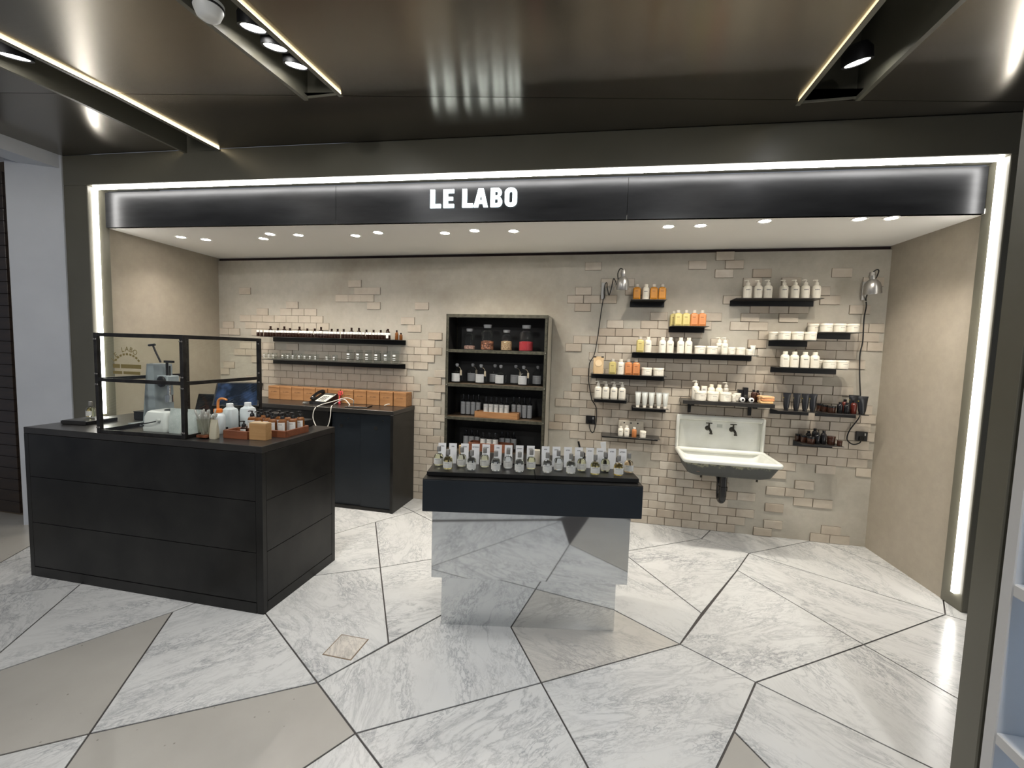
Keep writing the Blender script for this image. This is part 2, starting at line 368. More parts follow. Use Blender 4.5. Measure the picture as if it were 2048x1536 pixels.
def rrect(x0, y0, x1, y1, r, corners=(1, 1, 1, 1)):
    out = []
    for k, (cx, cy, a) in enumerate(((x1 - r, y1 - r, 0), (x0 + r, y1 - r, 90), (x0 + r, y0 + r, 180), (x1 - r, y0 + r, 270))):
        if corners[k]: out += [(cx + r * math.cos(math.radians(a + t)), cy + r * math.sin(math.radians(a + t))) for t in range(0, 91, 15)]
        else: out.append(((x1, y1), (x0, y1), (x0, y0), (x1, y0))[k])
    return out
S_ = 0.235
GLY = {'L': [[(0, 0), (.56, 0), (.56, .21), (S_, .21), (S_, 1), (0, 1)]],
       'E': [[(0, 0), (.56, 0), (.56, .2), (S_, .2), (S_, .4), (.50, .4), (.50, .59), (S_, .59), (S_, .8), (.56, .8), (.56, 1), (0, 1)]],
       'A': [[(0, 0), (.23, 0), (.27, .19), (.47, .19), (.51, 0), (.74, 0), (.50, 1), (.24, 1)], [(.305, .37), (.435, .37), (.37, .72)]],
       'B': [[(0, 0)] + [(.40 + .20 * math.sin(t), .27 - .27 * math.cos(t)) for t in [k * PI / 10 for k in range(11)]] + [(.37 + .20 * math.sin(t), .77 - .23 * math.cos(t)) for t in [k * PI / 10 for k in range(11)]] + [(0, 1)],
             rrect(.22, .19, .385, .42, .06, (1, 0, 0, 1)), rrect(.22, .60, .37, .82, .06, (1, 0, 0, 1))],
       'O': [rrect(0, 0, .62, 1, .27), rrect(.225, .2, .395, .8, .085)]}
lx = 2.871
for ch, u, wd in (('L', 0, .56), ('E', .70, .56), ('L', 1.70, .56), ('A', 2.30, .74), ('B', 3.17, .6), ('O', 3.90, .62)):
    hgt = .131
    me = poly_curve('letter_' + ch, GLY[ch], LETTER, .006)
    me.transform(Matrix.Diagonal((hgt, hgt, 1, 1)))
    o = part('letter_' + ch.lower(), me, SG)
    me.transform(Matrix.Diagonal((1.09, 1, 1, 1)))
    o.matrix_world = FM @ Matrix.Translation((lx + u * hgt * 1.093, .022, 2.6)) @ Matrix.Rotation(PI / 2, 4, 'X')

# bricks
exec_bricks = None
BRICKS = {
 0: [-1.859,-1.71,0.345,0.495,0.645,0.795,0.945,1.095,1.395,1.845,1.995],
 1: [-1.937,-1.787,0.424,0.575,0.725,0.875,1.024,1.175,1.474,1.925],
 2: [-1.859,-1.71,0.345,0.495,0.645,0.795,0.945,1.095,1.245],
 3: [-1.937,-1.787,0.424,0.575,0.725,0.875,1.024,1.474],
 4: [-1.859,-1.71,0.345,0.495,0.645,0.795,0.945,1.095,1.245,1.695,1.845],
 5: [-1.937,-1.787,-1.637,0.424,0.575,0.725,0.875,1.024,1.474,1.625],
 6: [-1.859,-1.71,-1.56,0.345,0.495,0.645,0.795,0.945,1.695],
 7: [-2.237,-2.087,-1.937,-1.787,-1.637,0.574,0.724,1.474],
 8: [-2.159,-2.01,-1.859,-1.71,-1.56,0.495,0.645,1.395,1.545,1.845,2.145],
 9: [-2.237,-2.087,-1.937,-1.787,-0.175,-0.025,0.124,0.275,0.424,0.574,0.724,1.325,1.474,1.625,1.774,1.925,2.075],
 10: [-2.159,-2.01,-1.859,-1.71,-0.255,-0.105,0.045,0.195,0.345,0.495,0.645,0.795,0.945,1.095,1.245,1.395,1.545,1.695,1.845,1.995,2.145],
 11: [-2.237,-2.087,-1.937,-1.787,-1.637,-0.475,-0.326,-0.175,-0.025,0.124,0.275,0.424,0.574,0.724,0.874,1.024,1.175,1.325,1.474,1.625,1.774,1.924,2.075,2.224],
 12: [-2.159,-2.01,-1.859,-1.71,-0.405,-0.255,-0.105,0.045,0.195,0.345,0.495,0.645,0.795,0.945,1.095,1.245,1.395,1.545,1.695,1.845,1.995,2.145],
 13: [-3.887,-3.737,-3.587,-3.437,-3.287,-3.137,-2.987,-2.837,-2.687,-2.537,-2.387,-2.237,-2.087,-1.937,-1.787,-0.175,-0.025,0.124,0.275,0.424,0.574,0.724,0.874,1.024,1.175,1.325,1.474,1.625,1.774,1.924,2.075],
 14: [-3.809,-3.659,-3.51,-3.36,-3.209,-3.059,-2.909,-2.76,-2.609,-2.459,-2.309,-2.159,-2.01,-1.71,-0.405,-0.255,-0.105,0.045,0.195,0.345,0.495,0.645,0.795,0.945,1.095,1.245,1.395,1.545,1.695,1.845,1.995,2.145],
 15: [-3.887,-3.737,-3.587,-3.437,-3.287,-3.137,-2.987,-2.837,-2.687,-2.537,-2.387,-2.237,-2.087,-1.937,-1.637,-0.326,-0.175,-0.025,0.124,0.275,0.424,0.574,0.724,0.874,1.024,1.175,1.325,1.474,1.625,1.774,1.924,2.075],
 16: [-4.26,-3.659,-3.51,-3.36,-3.209,-3.059,-2.909,-2.76,-2.61,-2.459,-2.309,-2.159,-2.01,-1.71,-0.255,-0.105,0.045,0.195,0.345,0.495,0.645,0.795,0.945,1.095,1.245,1.395,1.545,1.695,1.845],
 17: [-4.187,-3.737,-3.587,-3.437,-3.287,-3.137,-2.987,-2.837,-2.687,-2.537,-2.387,-2.237,-2.087,-1.637,-0.175,-0.025,0.124,0.275,0.424,0.574,0.724,0.874,1.024,1.175,1.325,1.474,1.625,1.774,1.925],
 18: [-3.809,-3.659,-3.359,-3.209,-3.059,-2.909,-2.76,-2.61,-2.459,-2.309,-2.159,-2.01,-1.859,-0.255,-0.105,0.045,0.195,0.345,0.495,0.645,0.795,0.945,1.095,1.245,1.395,1.545,1.695],
 19: [-4.037,-3.887,-3.737,-3.587,-3.437,-3.137,-2.987,-2.837,-2.687,-2.537,-2.387,-2.087,-1.937,-1.787,0.124,0.275,0.424,0.574,0.724,0.874,1.024,1.175,1.325,1.474,1.625,1.774],
 20: [-3.959,-3.809,-3.659,-3.36,-3.059,-2.909,-2.76,-2.61,-2.459,-2.309,-2.01,-1.859,-1.71,-0.105,0.045,0.195,0.345,0.495,0.645,0.795,0.945,1.095,1.245,1.395,1.545,1.695,1.845,1.995],
 21: [-1.937,-1.787,-0.326,-0.025,0.124,0.275,0.424,0.575,0.725,1.325,1.474,1.625,1.774,1.925],
 22: [-4.26,-4.109,-3.809,-3.659,-3.51,-3.36,-3.209,-3.059,-1.71,-0.255,-0.105,0.045,0.195,0.345,0.495,0.645,0.945,1.245,1.695,1.845,1.995,2.145],
 23: [-4.187,-3.887,-3.737,-3.587,-3.437,-3.287,-3.137,-2.987,-1.937,-0.025,0.124,0.275,0.424,0.575,0.725,1.325,1.774,1.925,2.075],
 24: [-3.959,-3.809,-3.659,-3.51,-3.36,-3.209,-3.059,-2.01,0.045,0.345,0.495,0.795,1.095,1.245,1.695,1.845,1.995,2.145],
 25: [-3.737,-3.437,-3.287,-3.137,0.424,0.875,1.175,1.474],
 26: [-3.36,-2.393,-1.859,-0.255,1.245,1.395,1.545,1.995],
 27: [-2.76,-2.612,-2.465,-0.326,-0.175,-0.025,1.024,1.774],
 28: [-3.959,-2.541,-2.394,-0.255,0.195,1.695],
 29: [-2.609,-0.025,0.124,1.175,1.474,2.075],
 30: [0.945,1.245,1.845],
 31: [-0.175,0.725,1.024],
 32: [0.945],
}
rng = random.Random(3)
bm_ = MB().cbox(-.0728, .0728, -.0085, 0.004, -.0354, .0354, .0022).mesh('brick', BRICK)
bm_s = [bm_] + [MB().cbox(-.0728, .0728, -d, 0.004, -.0354, .0354, .0025).mesh('brick', BRICK) for d in (.0065, .0105, .0125)]
allb = [(math.hypot(x, YB), r, x) for r, xs in BRICKS.items() for x in xs]
allb.sort(key=lambda t: t[0] + (0.6 if t[1] < 2 and t[2] < 0 else 0))
rest = MB(); mort = MB()
for i, (_, r, x) in enumerate(allb):
    zc = .075 * r + .0375
    iso = not any(abs(x2 - x) < .2 and x2 != x for x2 in BRICKS.get(r, []))
    x0, x1 = max(x - .0728, -4.30), min(x + .0728, 2.18)
    if x1 - x0 < .03: continue
    mort.box(max(x - .075, -4.30), min(x + .075, 2.18), YB - .0016, YB + .003, zc - .0375, zc + .0375)
    if i < 298 and x1 - x0 > .14:
        o = link('brick', bm_s[(2 if rng.random() < .5 else 3) if iso else rng.choice((0, 0, 1, 1, 2))], WB, (x, YB, zc), (rng.uniform(-.008, .008), 0, rng.uniform(-.006, .006)))
    else:
        d = rng.uniform(.0065, .0115)
        rest.box(x0, x1, YB - d, YB + .003, zc - .0354, zc + .0354)
o = link('brick_field', rest.mesh('brick_field', BRICK), WB); o['kind'] = 'stuff'

o = link('mortar_joints', mort.mesh('mortar_joints', varied('brown_mortar', (.10, .075, .055), (.19, .15, .11), .8, 0, 12)), WB); o['kind'] = 'stuff'

# ceiling with recessed light slots
def seam(x): return 2.05 + .1798 * (x + 3.68)
def front(x): return 2.929 + .06106 * (x + 4.203) - .1055
CE = struct('ceiling', MB().box(-7, 5, -4.2, 3.6, ZC + .4, ZC + .44).mesh('ceiling', BLACKMAT))
def cpanel(poly, rise=0.0):
    mb = MB().prism(poly, ZC, ZC + .012)
    mb.v = [(p[0], p[1], p[2] + (slope(p[0], p[1]) if rise else 0)) for p in mb.v]
    me = mb.mesh('ceiling_panel', BRONZE)
    uv = me.uv_layers.new(name='brush')
    for lp in me.loops: uv.data[lp.index].uv = (me.vertices[lp.vertex_index].co.y, me.vertices[lp.vertex_index].co.x)
    struct('ceiling_panel', me, CE)
SL = [(-3.252, -2.963, None), (-1.815, -1.60, 'seam'), (1.0, 1.285, 'seam')]
edges = [-6.9, -3.252, -2.963, -1.815, -1.60, 1.0, 1.285, 4.9]
g = .002
for a, b in ((-4.42, -3.252), (-2.963, -1.815), (-1.60, 1.0), (1.285, 4.9)):
    cpanel([(a, -4.1), (b, -4.1), (b, seam(b) - g), (a, seam(a) - g)], .035)
cpanel([(-4.42, seam(-4.42) + g), (-3.252, seam(-3.252) + g), (-3.252, front(-3.252)), (-4.42, front(-4.42))])
cpanel([(-2.963, seam(-2.963) + g), (4.9, seam(4.9) + g), (4.9, front(4.9)), (-2.963, front(-2.963))])
cpanel([(-6.9, -4.1), (-4.43, -4.1), (-4.43, 4.0), (-6.9, 4.0)])
for k, (a, b, end) in enumerate(SL):
    ya = seam((a + b) / 2) - .01 if end else front((a + b) / 2)
    ym = seam((a + b) / 2)
    def run(x0, x1, z0, z1, mb):
        mb.box(x0, x1, -4.1, min(ya, ym), z0, z1)
        if ya > ym: mb.box(x0, x1, ym, ya, z0, z1)
        return mb
    def sloped(mb): mb.v = [(p[0], p[1], p[2] + slope((a + b) / 2, p[1])) for p in mb.v]; return mb
    m = run(b - .004, b + .004, ZC - .018, ZC + .4, run(a - .004, a + .004, ZC - .018, ZC + .4, MB())).box(a, b, ya - .006, ya, ZC - .012, ZC + .4)
    struct('slot_wall', sloped(m).mesh('slot_wall', FRAME), CE)
    struct('slot_flange', sloped(run(b - .004, b + .020, ZC - .023, ZC - .0181, run(a - .020, a + .004, ZC - .023, ZC - .0181, MB()))).mesh('slot_flange', FRAME), CE)
    struct('slot_cove_light', sloped(run(b + .0041, b + .007, ZC - .014, ZC - .001, run(a - .007, a - .0041, ZC - .014, ZC - .001, MB()))).mesh('slot_cove_light', WARMLED), CE)
def downlight(loc, r, tilt, name, label, glow, group, rim=BLACKMAT):
    t = thing(name, label, 'spotlight', loc, 0, group)
    t.rotation_euler = tilt
    part('housing', MB().lathe([(r * 1.25, 0), (r * 1.25, .05), (r * .9, .08)], 24, cap=False).lathe([(r * 1.02, 0), (r * 1.25, 0)], 24, cap=False).mesh('lamp_housing', rim, True), t)
    part('lens', MB().lathe([(0.0001, .004), (r, .004), (r, .006), (.0001, .006)], 24).mesh('lamp_lens', glow, True), t)
SLAB = ['round black spotlight in the leftmost ceiling slot', 'round spotlight nearest the smoke detector in the middle ceiling slot', 'middle of three round spotlights in the middle ceiling slot',
        'round spotlight farthest from the smoke detector in the middle ceiling slot', 'single bright spotlight in the right ceiling slot']
for i, (x, y, z, _t, _p) in enumerate(STORE_SPOTS[:5]):
    downlight((x, y, z - .012 + slope(x, y)), .052 if i else .06, (.2, .15 if x < 0 else -.2, 0), 'ceiling_spotlight', SLAB[i], BULB, 'round spotlights in the ceiling slots')
for i, (x, y) in enumerate(BOOTH_SPOTS):
    t = thing('recessed_downlight', 'small recessed downlight in the white booth ceiling, %s from the left' % nth(i), 'downlight', (x, y, 2.4999), 0, 'downlights in the booth ceiling')
    part('rim', MB().lathe([(.036, -.002), (.047, -.004), (.050, 0)], 24, cap=False).mesh('downlight_rim', WHITE_PAINT, True), t)
    part('lens', MB().lathe([(.0001, -.0015), (.036, -.0015)], 24).mesh('downlight_lens', BULBW, True), t)
sd = thing('smoke_detector', 'white round smoke detector at the top beside the middle ceiling slot', 'smoke detector', (-1.74, 1.66, ZC - .028))
part('body', MB().lathe([(.0001, -.065), (.03, -.065), (.045, -.055), (.055, -.03), (.06, -.012), (.06, 0)], 28).mesh('detector_body', P('white_plastic', (.75, .76, .74), .35), True), sd)
part('vent_ring', MB().lathe([(.0585, -.022), (.0605, -.02), (.0605, -.014)], 28).mesh('detector_vents', BLACK, True), sd)

# outer left: angled white wall, header beam, dark board cladding
struct('wall_outer_left', MB().prism([(-4.40, 2.80), (-4.42, 2.92), (-4.66, 2.92), (-4.72, 2.64), (-4.687, 2.61)], 0, ZC).mesh('wall_outer_left', COOLWALL))
struct('trim_6', MB().box(-4.62, -4.41, -1.0, 2.80, 2.93, ZC).mesh('header_beam', COOLWALL))
WC = thing('wood_cladding', 'dark brown horizontal board cladding at the far left edge', 'cladding', (-5.3, 2.74, 0))
part('backing', MB().box(-.7, .34, .02, .06, 0, 3.0).mesh('cladding_backing', P('pale_gap', (.16, .12, .08), .6)), WC)
WOODD = varied('very_dark_brown_wood', (.018, .010, .006), (.04, .024, .013), .4, 0, 5, stretch=(1, 1, 6))
bd = MB().cbox(-.7, .34, 0, .021, -.0485, .0485, .002).mesh('board', WOODD)
for k in range(29): part('board', bd, WC, (0, 0, .07 + .1 * k))

# right foreground display unit
U0 = 1.2
DU = thing('display_unit', 'grey and white shelving unit with cool lit compartments at the right edge', 'display unit', (U0, 1.3, 0))
WHITEU = P('white_unit_lacquer', (.60, .60, .60), .45)
part('end_panel', MB().cbox(0, .36, .30, .397, 0, 2.75, .004).mesh('end_panel', FRAME), DU)
part('shadow_gap', MB().box(.03, .36, .288, .30, 0, 2.7).mesh('shadow_gap', BLACK), DU)
fr = MB().cbox(.0, .36, .246, .288, 0, 2.7, .003)
part('stile', fr.mesh('stile', WHITEU), DU)
part('back', MB().box(.345, .36, -.9, .246, 0, 2.7).mesh('unit_back', WHITEU), DU)
CLED = emis('cool_compartment_strip', (.42, .66, 1.0), 9)
for k, z in enumerate((.02, .455, .923, 1.39, 1.86, 2.33)):
    part('shelf', MB().cbox(.0, .345, -.9, .246, z - .04, z, .004).mesh('unit_shelf', WHITEU), DU)
    if k: part('shelf_light', MB().box(.31, .335, -.88, .235, z - .05, z - .0405).mesh('shelf_light', CLED), DU)
part('lower_rail', MB().box(.0, .345, -.9, -.88, 0, 2.7).mesh('unit_side', WHITEU), DU)
# ------------------------------------------------------------------ furniture: front counter
CT = thing('service_counter', 'large black steel panelled service counter in the left foreground', 'counter', (-1.879, 2.077, 0), .014)
part('carcass', MB().box(-1.757, -.008, .008, .683, .0, .945).mesh('counter_carcass', BLACKMAT), CT)
part('counter_top', MB().cbox(-1.765, 0, 0, .691, .946, .986, .002).mesh('counter_top', STEELTOP), CT)
for x0, x1, y0, y1 in ((-.045, 0, 0, .03), (-1.765, -1.73, 0, .03), (-.0075, .0, .655, .691), (-1.765, -1.73, .655, .691)):
    part('corner_post', MB().cbox(x0, x1, y0, y1, 0, .9455, .001).mesh('corner_post', STEEL), CT)
for z0, z1 in ((.0675, .3615), (.3645, .6645), (.6675, .944)):
    part('front_panel', MB().cbox(-1.728, -.047, .0, .0075, z0, z1, .0012).mesh('front_panel', STEEL), CT)
    part('side_panel', MB().cbox(-.0075, -.0005, .032, .653, z0, z1, .0012).mesh('side_panel', STEEL), CT)
part('base_rail', MB().cbox(-1.728, -.047, -.0015, .0075, .0, .064, .001).mesh('base_rail', STEEL), CT)
part('base_rail', MB().cbox(-.0075, .0, .032, .653, .0, .064, .001).mesh('side_base_rail', STEEL), CT)

# back cabinet against the wall
CB = thing('back_cabinet', 'black steel cabinet with sliding doors standing against the back wall', 'cabinet', (-1.92, 3.705, 0))
part('cabinet_top', MB().cbox(-2.1, 0, 0, .457, .934, .974, .002).mesh('cabinet_top', STEELTOP), CB)
part('side_panel', MB().cbox(-.03, -.002, .02, .45, .0, .933, .001).mesh('cabinet_side', STEEL), CB)
part('back_panel', MB().box(-2.1, -.031, .44, .455, .0, .933).mesh('cabinet_back', BLACKMAT), CB)
part('front_panel', MB().cbox(-2.1, -.68, .003, .02, .03, .933, .001).mesh('cabinet_front', STEEL), CB)
part('stile', MB().cbox(-.03, -.001, .0, .019, .0, .933, .001).mesh('cabinet_stile', STEEL), CB)
part('plinth', MB().box(-2.1, -.031, .01, .04, .0, .028).mesh('cabinet_plinth', STEEL), CB)
for x0, x1, y, hx, lock in ((-.345, -.032, .022, -.19, True), (-.66, -.338, .034, -.56, False)):
    d = part('sliding_door', MB().cbox(x0, x1, y, y + .01, .03, .932, .001).mesh('sliding_door', NAVY), CB)
    part('finger_hole', MB().lathe([(.0001, 0), (.016, 0), (.018, -.0015), (.0185, .001)], 20).xf(Matrix.Rotation(PI / 2, 4, 'X')).mesh('finger_hole', P('hole_black', (.001, .001, .001), .9)), d, (hx, y - .0008, .80))
    part('lock', MB().lathe([(.008, 0), (.008, .004), (.0001, .005)], 14).xf(Matrix.Rotation(PI / 2, 4, 'X')).mesh('door_lock', CHROME, True), d, (hx + .075, y, .875))

# ------------------------------------------------------------------ wall shelves
SHELF = BLACKMAT
def wall_shelf(x0, x1, z, label, depth=.19):
    t = thing('wall_shelf', label, 'shelf', ((x0 + x1) / 2, YB - .012, z), 0, 'folded steel wall shelves')
    w = (x1 - x0) / 2
    part('plate', MB().cbox(-w, w, -depth, 0, -.004, 0, .0006).mesh('shelf_plate', STEELTOP), t)
    part('flange', MB().cbox(-w, w, -.004, .0, -.048, -.0041, .0006).mesh('shelf_flange', SHELF), t)
    return t
SH = {'topL': (.167, .464, 2.042, 'small black shelf of orange bottles beside the left wall lamp'),
      'yel': (.512, .812, 1.821, 'small black shelf holding two yellow and two orange bottles'),
      'R7': (1.004, 1.65, 2.056, 'high black shelf holding seven white pump bottles'),
      'long': (.208, 1.206, 1.586, 'longest black shelf right of the bookcase, mixed white bottles and jars'),
      'pouch': (-.15, .497, 1.384, 'black shelf holding a kraft pouch, bottles and two white jars'),
      'p4': (-.116, .18, 1.16, 'small black shelf holding four white pump bottles'),
      'tubes': (.229, .527, 1.10, 'small black shelf holding five pale upright tubes'),
      'low': (-.028, .472, .832, 'lowest black shelf left of the sink with a cloth pouch'),
      'jarA': (1.64, 1.94, 1.79, 'small black shelf of white jars next to the right lamp cable'),
      'jarB': (1.33, 1.627, 1.72, 'small black shelf of white jars above the four white bottles'),
      '4b': (1.36, 1.858, 1.497, 'black shelf holding four white bottles and two wide jars'),
      'bt': (1.381, 1.679, 1.14, 'small black shelf holding four black tubes right of the sink'),
      'bm': (1.729, 2.03, 1.14, 'small black shelf of dark jars in front of the lamp cable'),
      'lb': (1.578, 1.878, .876, 'lowest black shelf right of the sink with brown jars'),
      'A1': (-3.595, -2.026, 1.64, 'long upper black shelf of amber bottles on the left back wall'),
      'A2': (-3.598, -2.027, 1.40, 'long lower black shelf of clear beakers on the left back wall')}
for k, (a, b, z, lab) in SH.items(): wall_shelf(a, b, z, lab)
TS = thing('bracket_shelf', 'thick grey-black shelf on two brackets directly above the sink', 'shelf', (.995, YB - .01, 1.19))
part('board', MB().cbox(-.357, .357, -.20, 0, -.032, 0, .002).mesh('shelf_board', STEELTOP), TS)
for x in (-.27, .225): part('bracket', MB().cbox(x - .013, x + .013, -.012, 0, -.125, -.033, .001).box(x - .013, x + .013, -.16, -.012, -.045, -.0325).mesh('shelf_bracket', BLACKMAT), TS)

# ------------------------------------------------------------------ product containers
MC = {}
def M_(key, fn):
    if key not in MC: MC[key] = fn()
    return MC[key]
def printmat(name, paper, ink, bold=.55):
    m = NT(name); c = m.n('ShaderNodeTexCoord'); s = m.n('ShaderNodeSeparateXYZ'); m.l(c.outputs['Generated'], s.inputs[0])
    x, z = s.outputs[0], s.outputs[2]
    def band(v, lo, hi): return m.math('MULTIPLY', m.math('GREATER_THAN', v, lo), m.math('LESS_THAN', v, hi))
    title = m.math('MULTIPLY', band(z, .74, .86), band(x, .16, .72))
    nz = m.noise(m.coord('Generated', (26, 1, 3)), 1.0, 2); title = m.math('MULTIPLY', title, m.math('GREATER_THAN', nz, .40))
    lines = m.math('MULTIPLY', m.math('GREATER_THAN', m.math('FRACT', m.math('MULTIPLY', z, 11.0)), .62), band(x, .16, .86))
    lines = m.math('MULTIPLY', m.math('MULTIPLY', lines, band(z, .08, .66)), .28)
    f = m.math('MAXIMUM', m.math('MULTIPLY', title, bold), lines)
    m.color(m.mix(f, paper, ink)); m.set(Roughness=.5); return m.m
CREAM = P('cream_white_plastic', (.76, .72, .62), .35); CREAM.node_tree.nodes['Principled BSDF'].inputs['Subsurface Weight'].default_value = .0
CREAM2 = P('warm_white_plastic', (.72, .66, .54), .38)
PR_CREAM = printmat('print_on_cream_plastic', (.76, .72, .62), (.10, .10, .10), .8)
PR_PAPER = printmat('printed_paper_label', (.62, .62, .58), (.10, .10, .10), .6)
PR_GREY = printmat('grey_printed_label', (.40, .41, .41), (.16, .16, .16), .35)
PR_WHITE = printmat('plain_white_label', (.78, .77, .74), (.45, .45, .45), .3)
PR_CARD = printmat('white_card_print', (.80, .80, .80), (.08, .08, .08), .9)
def gel(name, col):
    return P(name, col, .22, 0, Transmission_Weight=.25, IOR=1.4)
G_AMBER = gel('amber_orange_gel', (.60, .25, .022)); G_YEL = gel('pale_yellow_gel', (.62, .52, .20)); G_ORG = gel('orange_gel', (.62, .24, .085))
FROST = P('frosted_clear_plastic', (.72, .68, .60), .3, 0, Transmission_Weight=.35)
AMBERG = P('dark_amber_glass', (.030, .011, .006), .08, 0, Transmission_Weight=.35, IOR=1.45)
AMBERL = P('lit_amber_glass', (.24, .085, .018), .08, 0, Transmission_Weight=.35, IOR=1.45)  # brighter copy of the amber glass, its lit look put into the colour
BLACKG = P('black_glossy_plastic', (.010, .010, .011), .16)
BROWNG = P('dark_brown_jar', (.045, .018, .011), .18)
TUBE_S = P('pale_silver_tube', (.60, .61, .56), .32, .25)
TUBE_B = P('black_tube_plastic', (.012, .013, .016), .3)
CLEAR = thin_glass('clear_glass', (.95, .965, .96))
CLEARD = thin_glass('clear_plastic', (.90, .90, .86), .9, .08)
def arc_label(r, z0, z1, half, mat, seg=10, off=.0006):
    return MB().lathe([(r + off, z0), (r + off, z1)], seg, 0, 0, 0, -PI / 2 - half, -PI / 2 + half).mesh('label_patch', mat, True)
def bottle_round(x, y, z, label, group, body_mat=CREAM, cap_mat=CREAM, lab_mat=PR_CREAM, r=.030, h=.137, rz=0.0, name='lotion_bottle', cat='bottle', seg=20):
    t = thing(name, label, cat, (x, y, z), rz, group)
    k = h / .137; q = r / .030
    key = (body_mat.name, r, h)
    part('body', M_(('rb',) + key, lambda: MB().lathe([(.0275 * q, 0), (.030 * q, .003), (.030 * q, .088 * k), (.0285 * q, .098 * k), (.023 * q, .107 * k), (.0155 * q, .112 * k), (.0155 * q, .114 * k)], seg).mesh('bottle_body', body_mat, True)), t)
    part('cap', M_(('rc', cap_mat.name, r, h), lambda: MB().lathe([(.0165 * q, .114 * k), (.0165 * q, .136 * k), (.0155 * q, .137 * k)], seg).mesh('bottle_cap', cap_mat, True)), t)
    if lab_mat: part('label', M_(('rl', lab_mat.name, r, h), lambda: arc_label(.030 * q, .016 * k, .086 * k, .95, lab_mat)), t)
    return t
def bottle_gel(x, y, z, mat, label, group, rz=0.0):
    lm = M_(('glm', mat.name), lambda: printmat('print_on_' + mat.name, tuple(c * .9 for c in mat.node_tree.nodes['Principled BSDF'].inputs['Base Color'].default_value[:3]), (.10, .05, .02), .7))
    t = thing('gel_bottle', label, 'bottle', (x, y, z), rz, group)
    def body():
        rings = []
        for s, zz in ((.92, 0), (1, .003), (1, .094), (.95, .102), (.72, .109), (.5, .112), (.5, .114)):
            w = .0315 * s
            rr = rrect(-w, -w * .92, w, w * .92, w * (.35 if s > .8 else .8))
            rings.append([(p[0], p[1], zz) for p in rr])
        return MB().loft(rings).mesh('gel_body', mat, True)
    part('body', M_(('gb', mat.name), body), t)
    part('cap', M_(('gc',), lambda: MB().lathe([(.0155, .114), (.0155, .136), (.0145, .137)], 18).mesh('gel_cap', FROST, True)), t)
    part('label', M_(('gl', lm.name), lambda: MB().box(-.023, .023, -.0297, -.0294, .018, .090).mesh('gel_label', lm)), t)
    return t
def pump_head(p, mat, z0, left=True, s=1.0, cap_mat=None):
    key = ('ph', mat.name, s, left)
    cap = part('pump_collar', M_(('pc', (cap_mat or mat).name, s), lambda: MB().lathe([(.0155 * s, 0), (.0155 * s, .014 * s), (.0125 * s, .022 * s), (.006 * s, .024 * s), (.006 * s, .03 * s)], 18).mesh('pump_collar', cap_mat or mat, True)), p, (0, 0, z0))
    d = -1 if left else 1
    part('nozzle', M_(key, lambda: MB().lathe([(.0045 * s, .029 * s), (.0045 * s, .036 * s)], 12).lathe([(.008 * s, .035 * s), (.0085 * s, .042 * s), (.006 * s, .044 * s)], 12).tube([(0, 0, .040 * s), (d * .012 * s, -.001, .0405 * s), (d * .026 * s, -.002, .039 * s), (d * .030 * s, -.002, .036 * s)], [.0055 * s, .0045 * s, .0035 * s, .003 * s], 8).mesh('pump_nozzle', mat, True)), cap)
def bottle_pump(x, y, z, label, group, body_mat=CREAM, lab_mat=PR_CREAM, pump_mat=CREAM, r=.032, bh=.112, s=1.0, rz=0.0, left=True, name='pump_bottle'):
    t = thing(name, label, 'pump bottle', (x, y, z), rz, group)
    part('body', M_(('pb', body_mat.name, r, bh), lambda: MB().lathe([(r * .93, 0), (r, .003), (r, bh * .80), (r * .96, bh * .87), (r * .80, bh * .945), (r * .5, bh * .99), (r * .46, bh)], 22).mesh('pump_body', body_mat, True)), t)
    if lab_mat: part('label', M_(('pl', lab_mat.name, r, bh), lambda: arc_label(r, bh * .12, bh * .78, 1.0, lab_mat)), t)
    pump_head(t, pump_mat, bh, left, s)
    return t
def jar(x, y, z, label, group, r=.046, h=.07, body_mat=CREAM, lid_mat=CREAM, lab_mat=PR_CREAM, rz=.25, name='cream_jar'):
    t = thing(name, label, 'jar', (x, y, z), rz, group)
    part('body', M_(('jb', body_mat.name, r, h), lambda: MB().lathe([(r * .88, 0), (r * .95, .003), (r * .97, h * .74), (r * .9, h * .76)], 26).mesh('jar_body', body_mat, True)), t)
    part('lid', M_(('jl', lid_mat.name, r, h), lambda: MB().lathe([(r, h * .765), (r * 1.01, h * .96), (r * .97, h)], 26).mesh('jar_lid', lid_mat, True)), t)
    if lab_mat: part('label', M_(('jp', lab_mat.name, r, h), lambda: arc_label(r * .968, h * .12, h * .66, .72, lab_mat)), t)
    return t
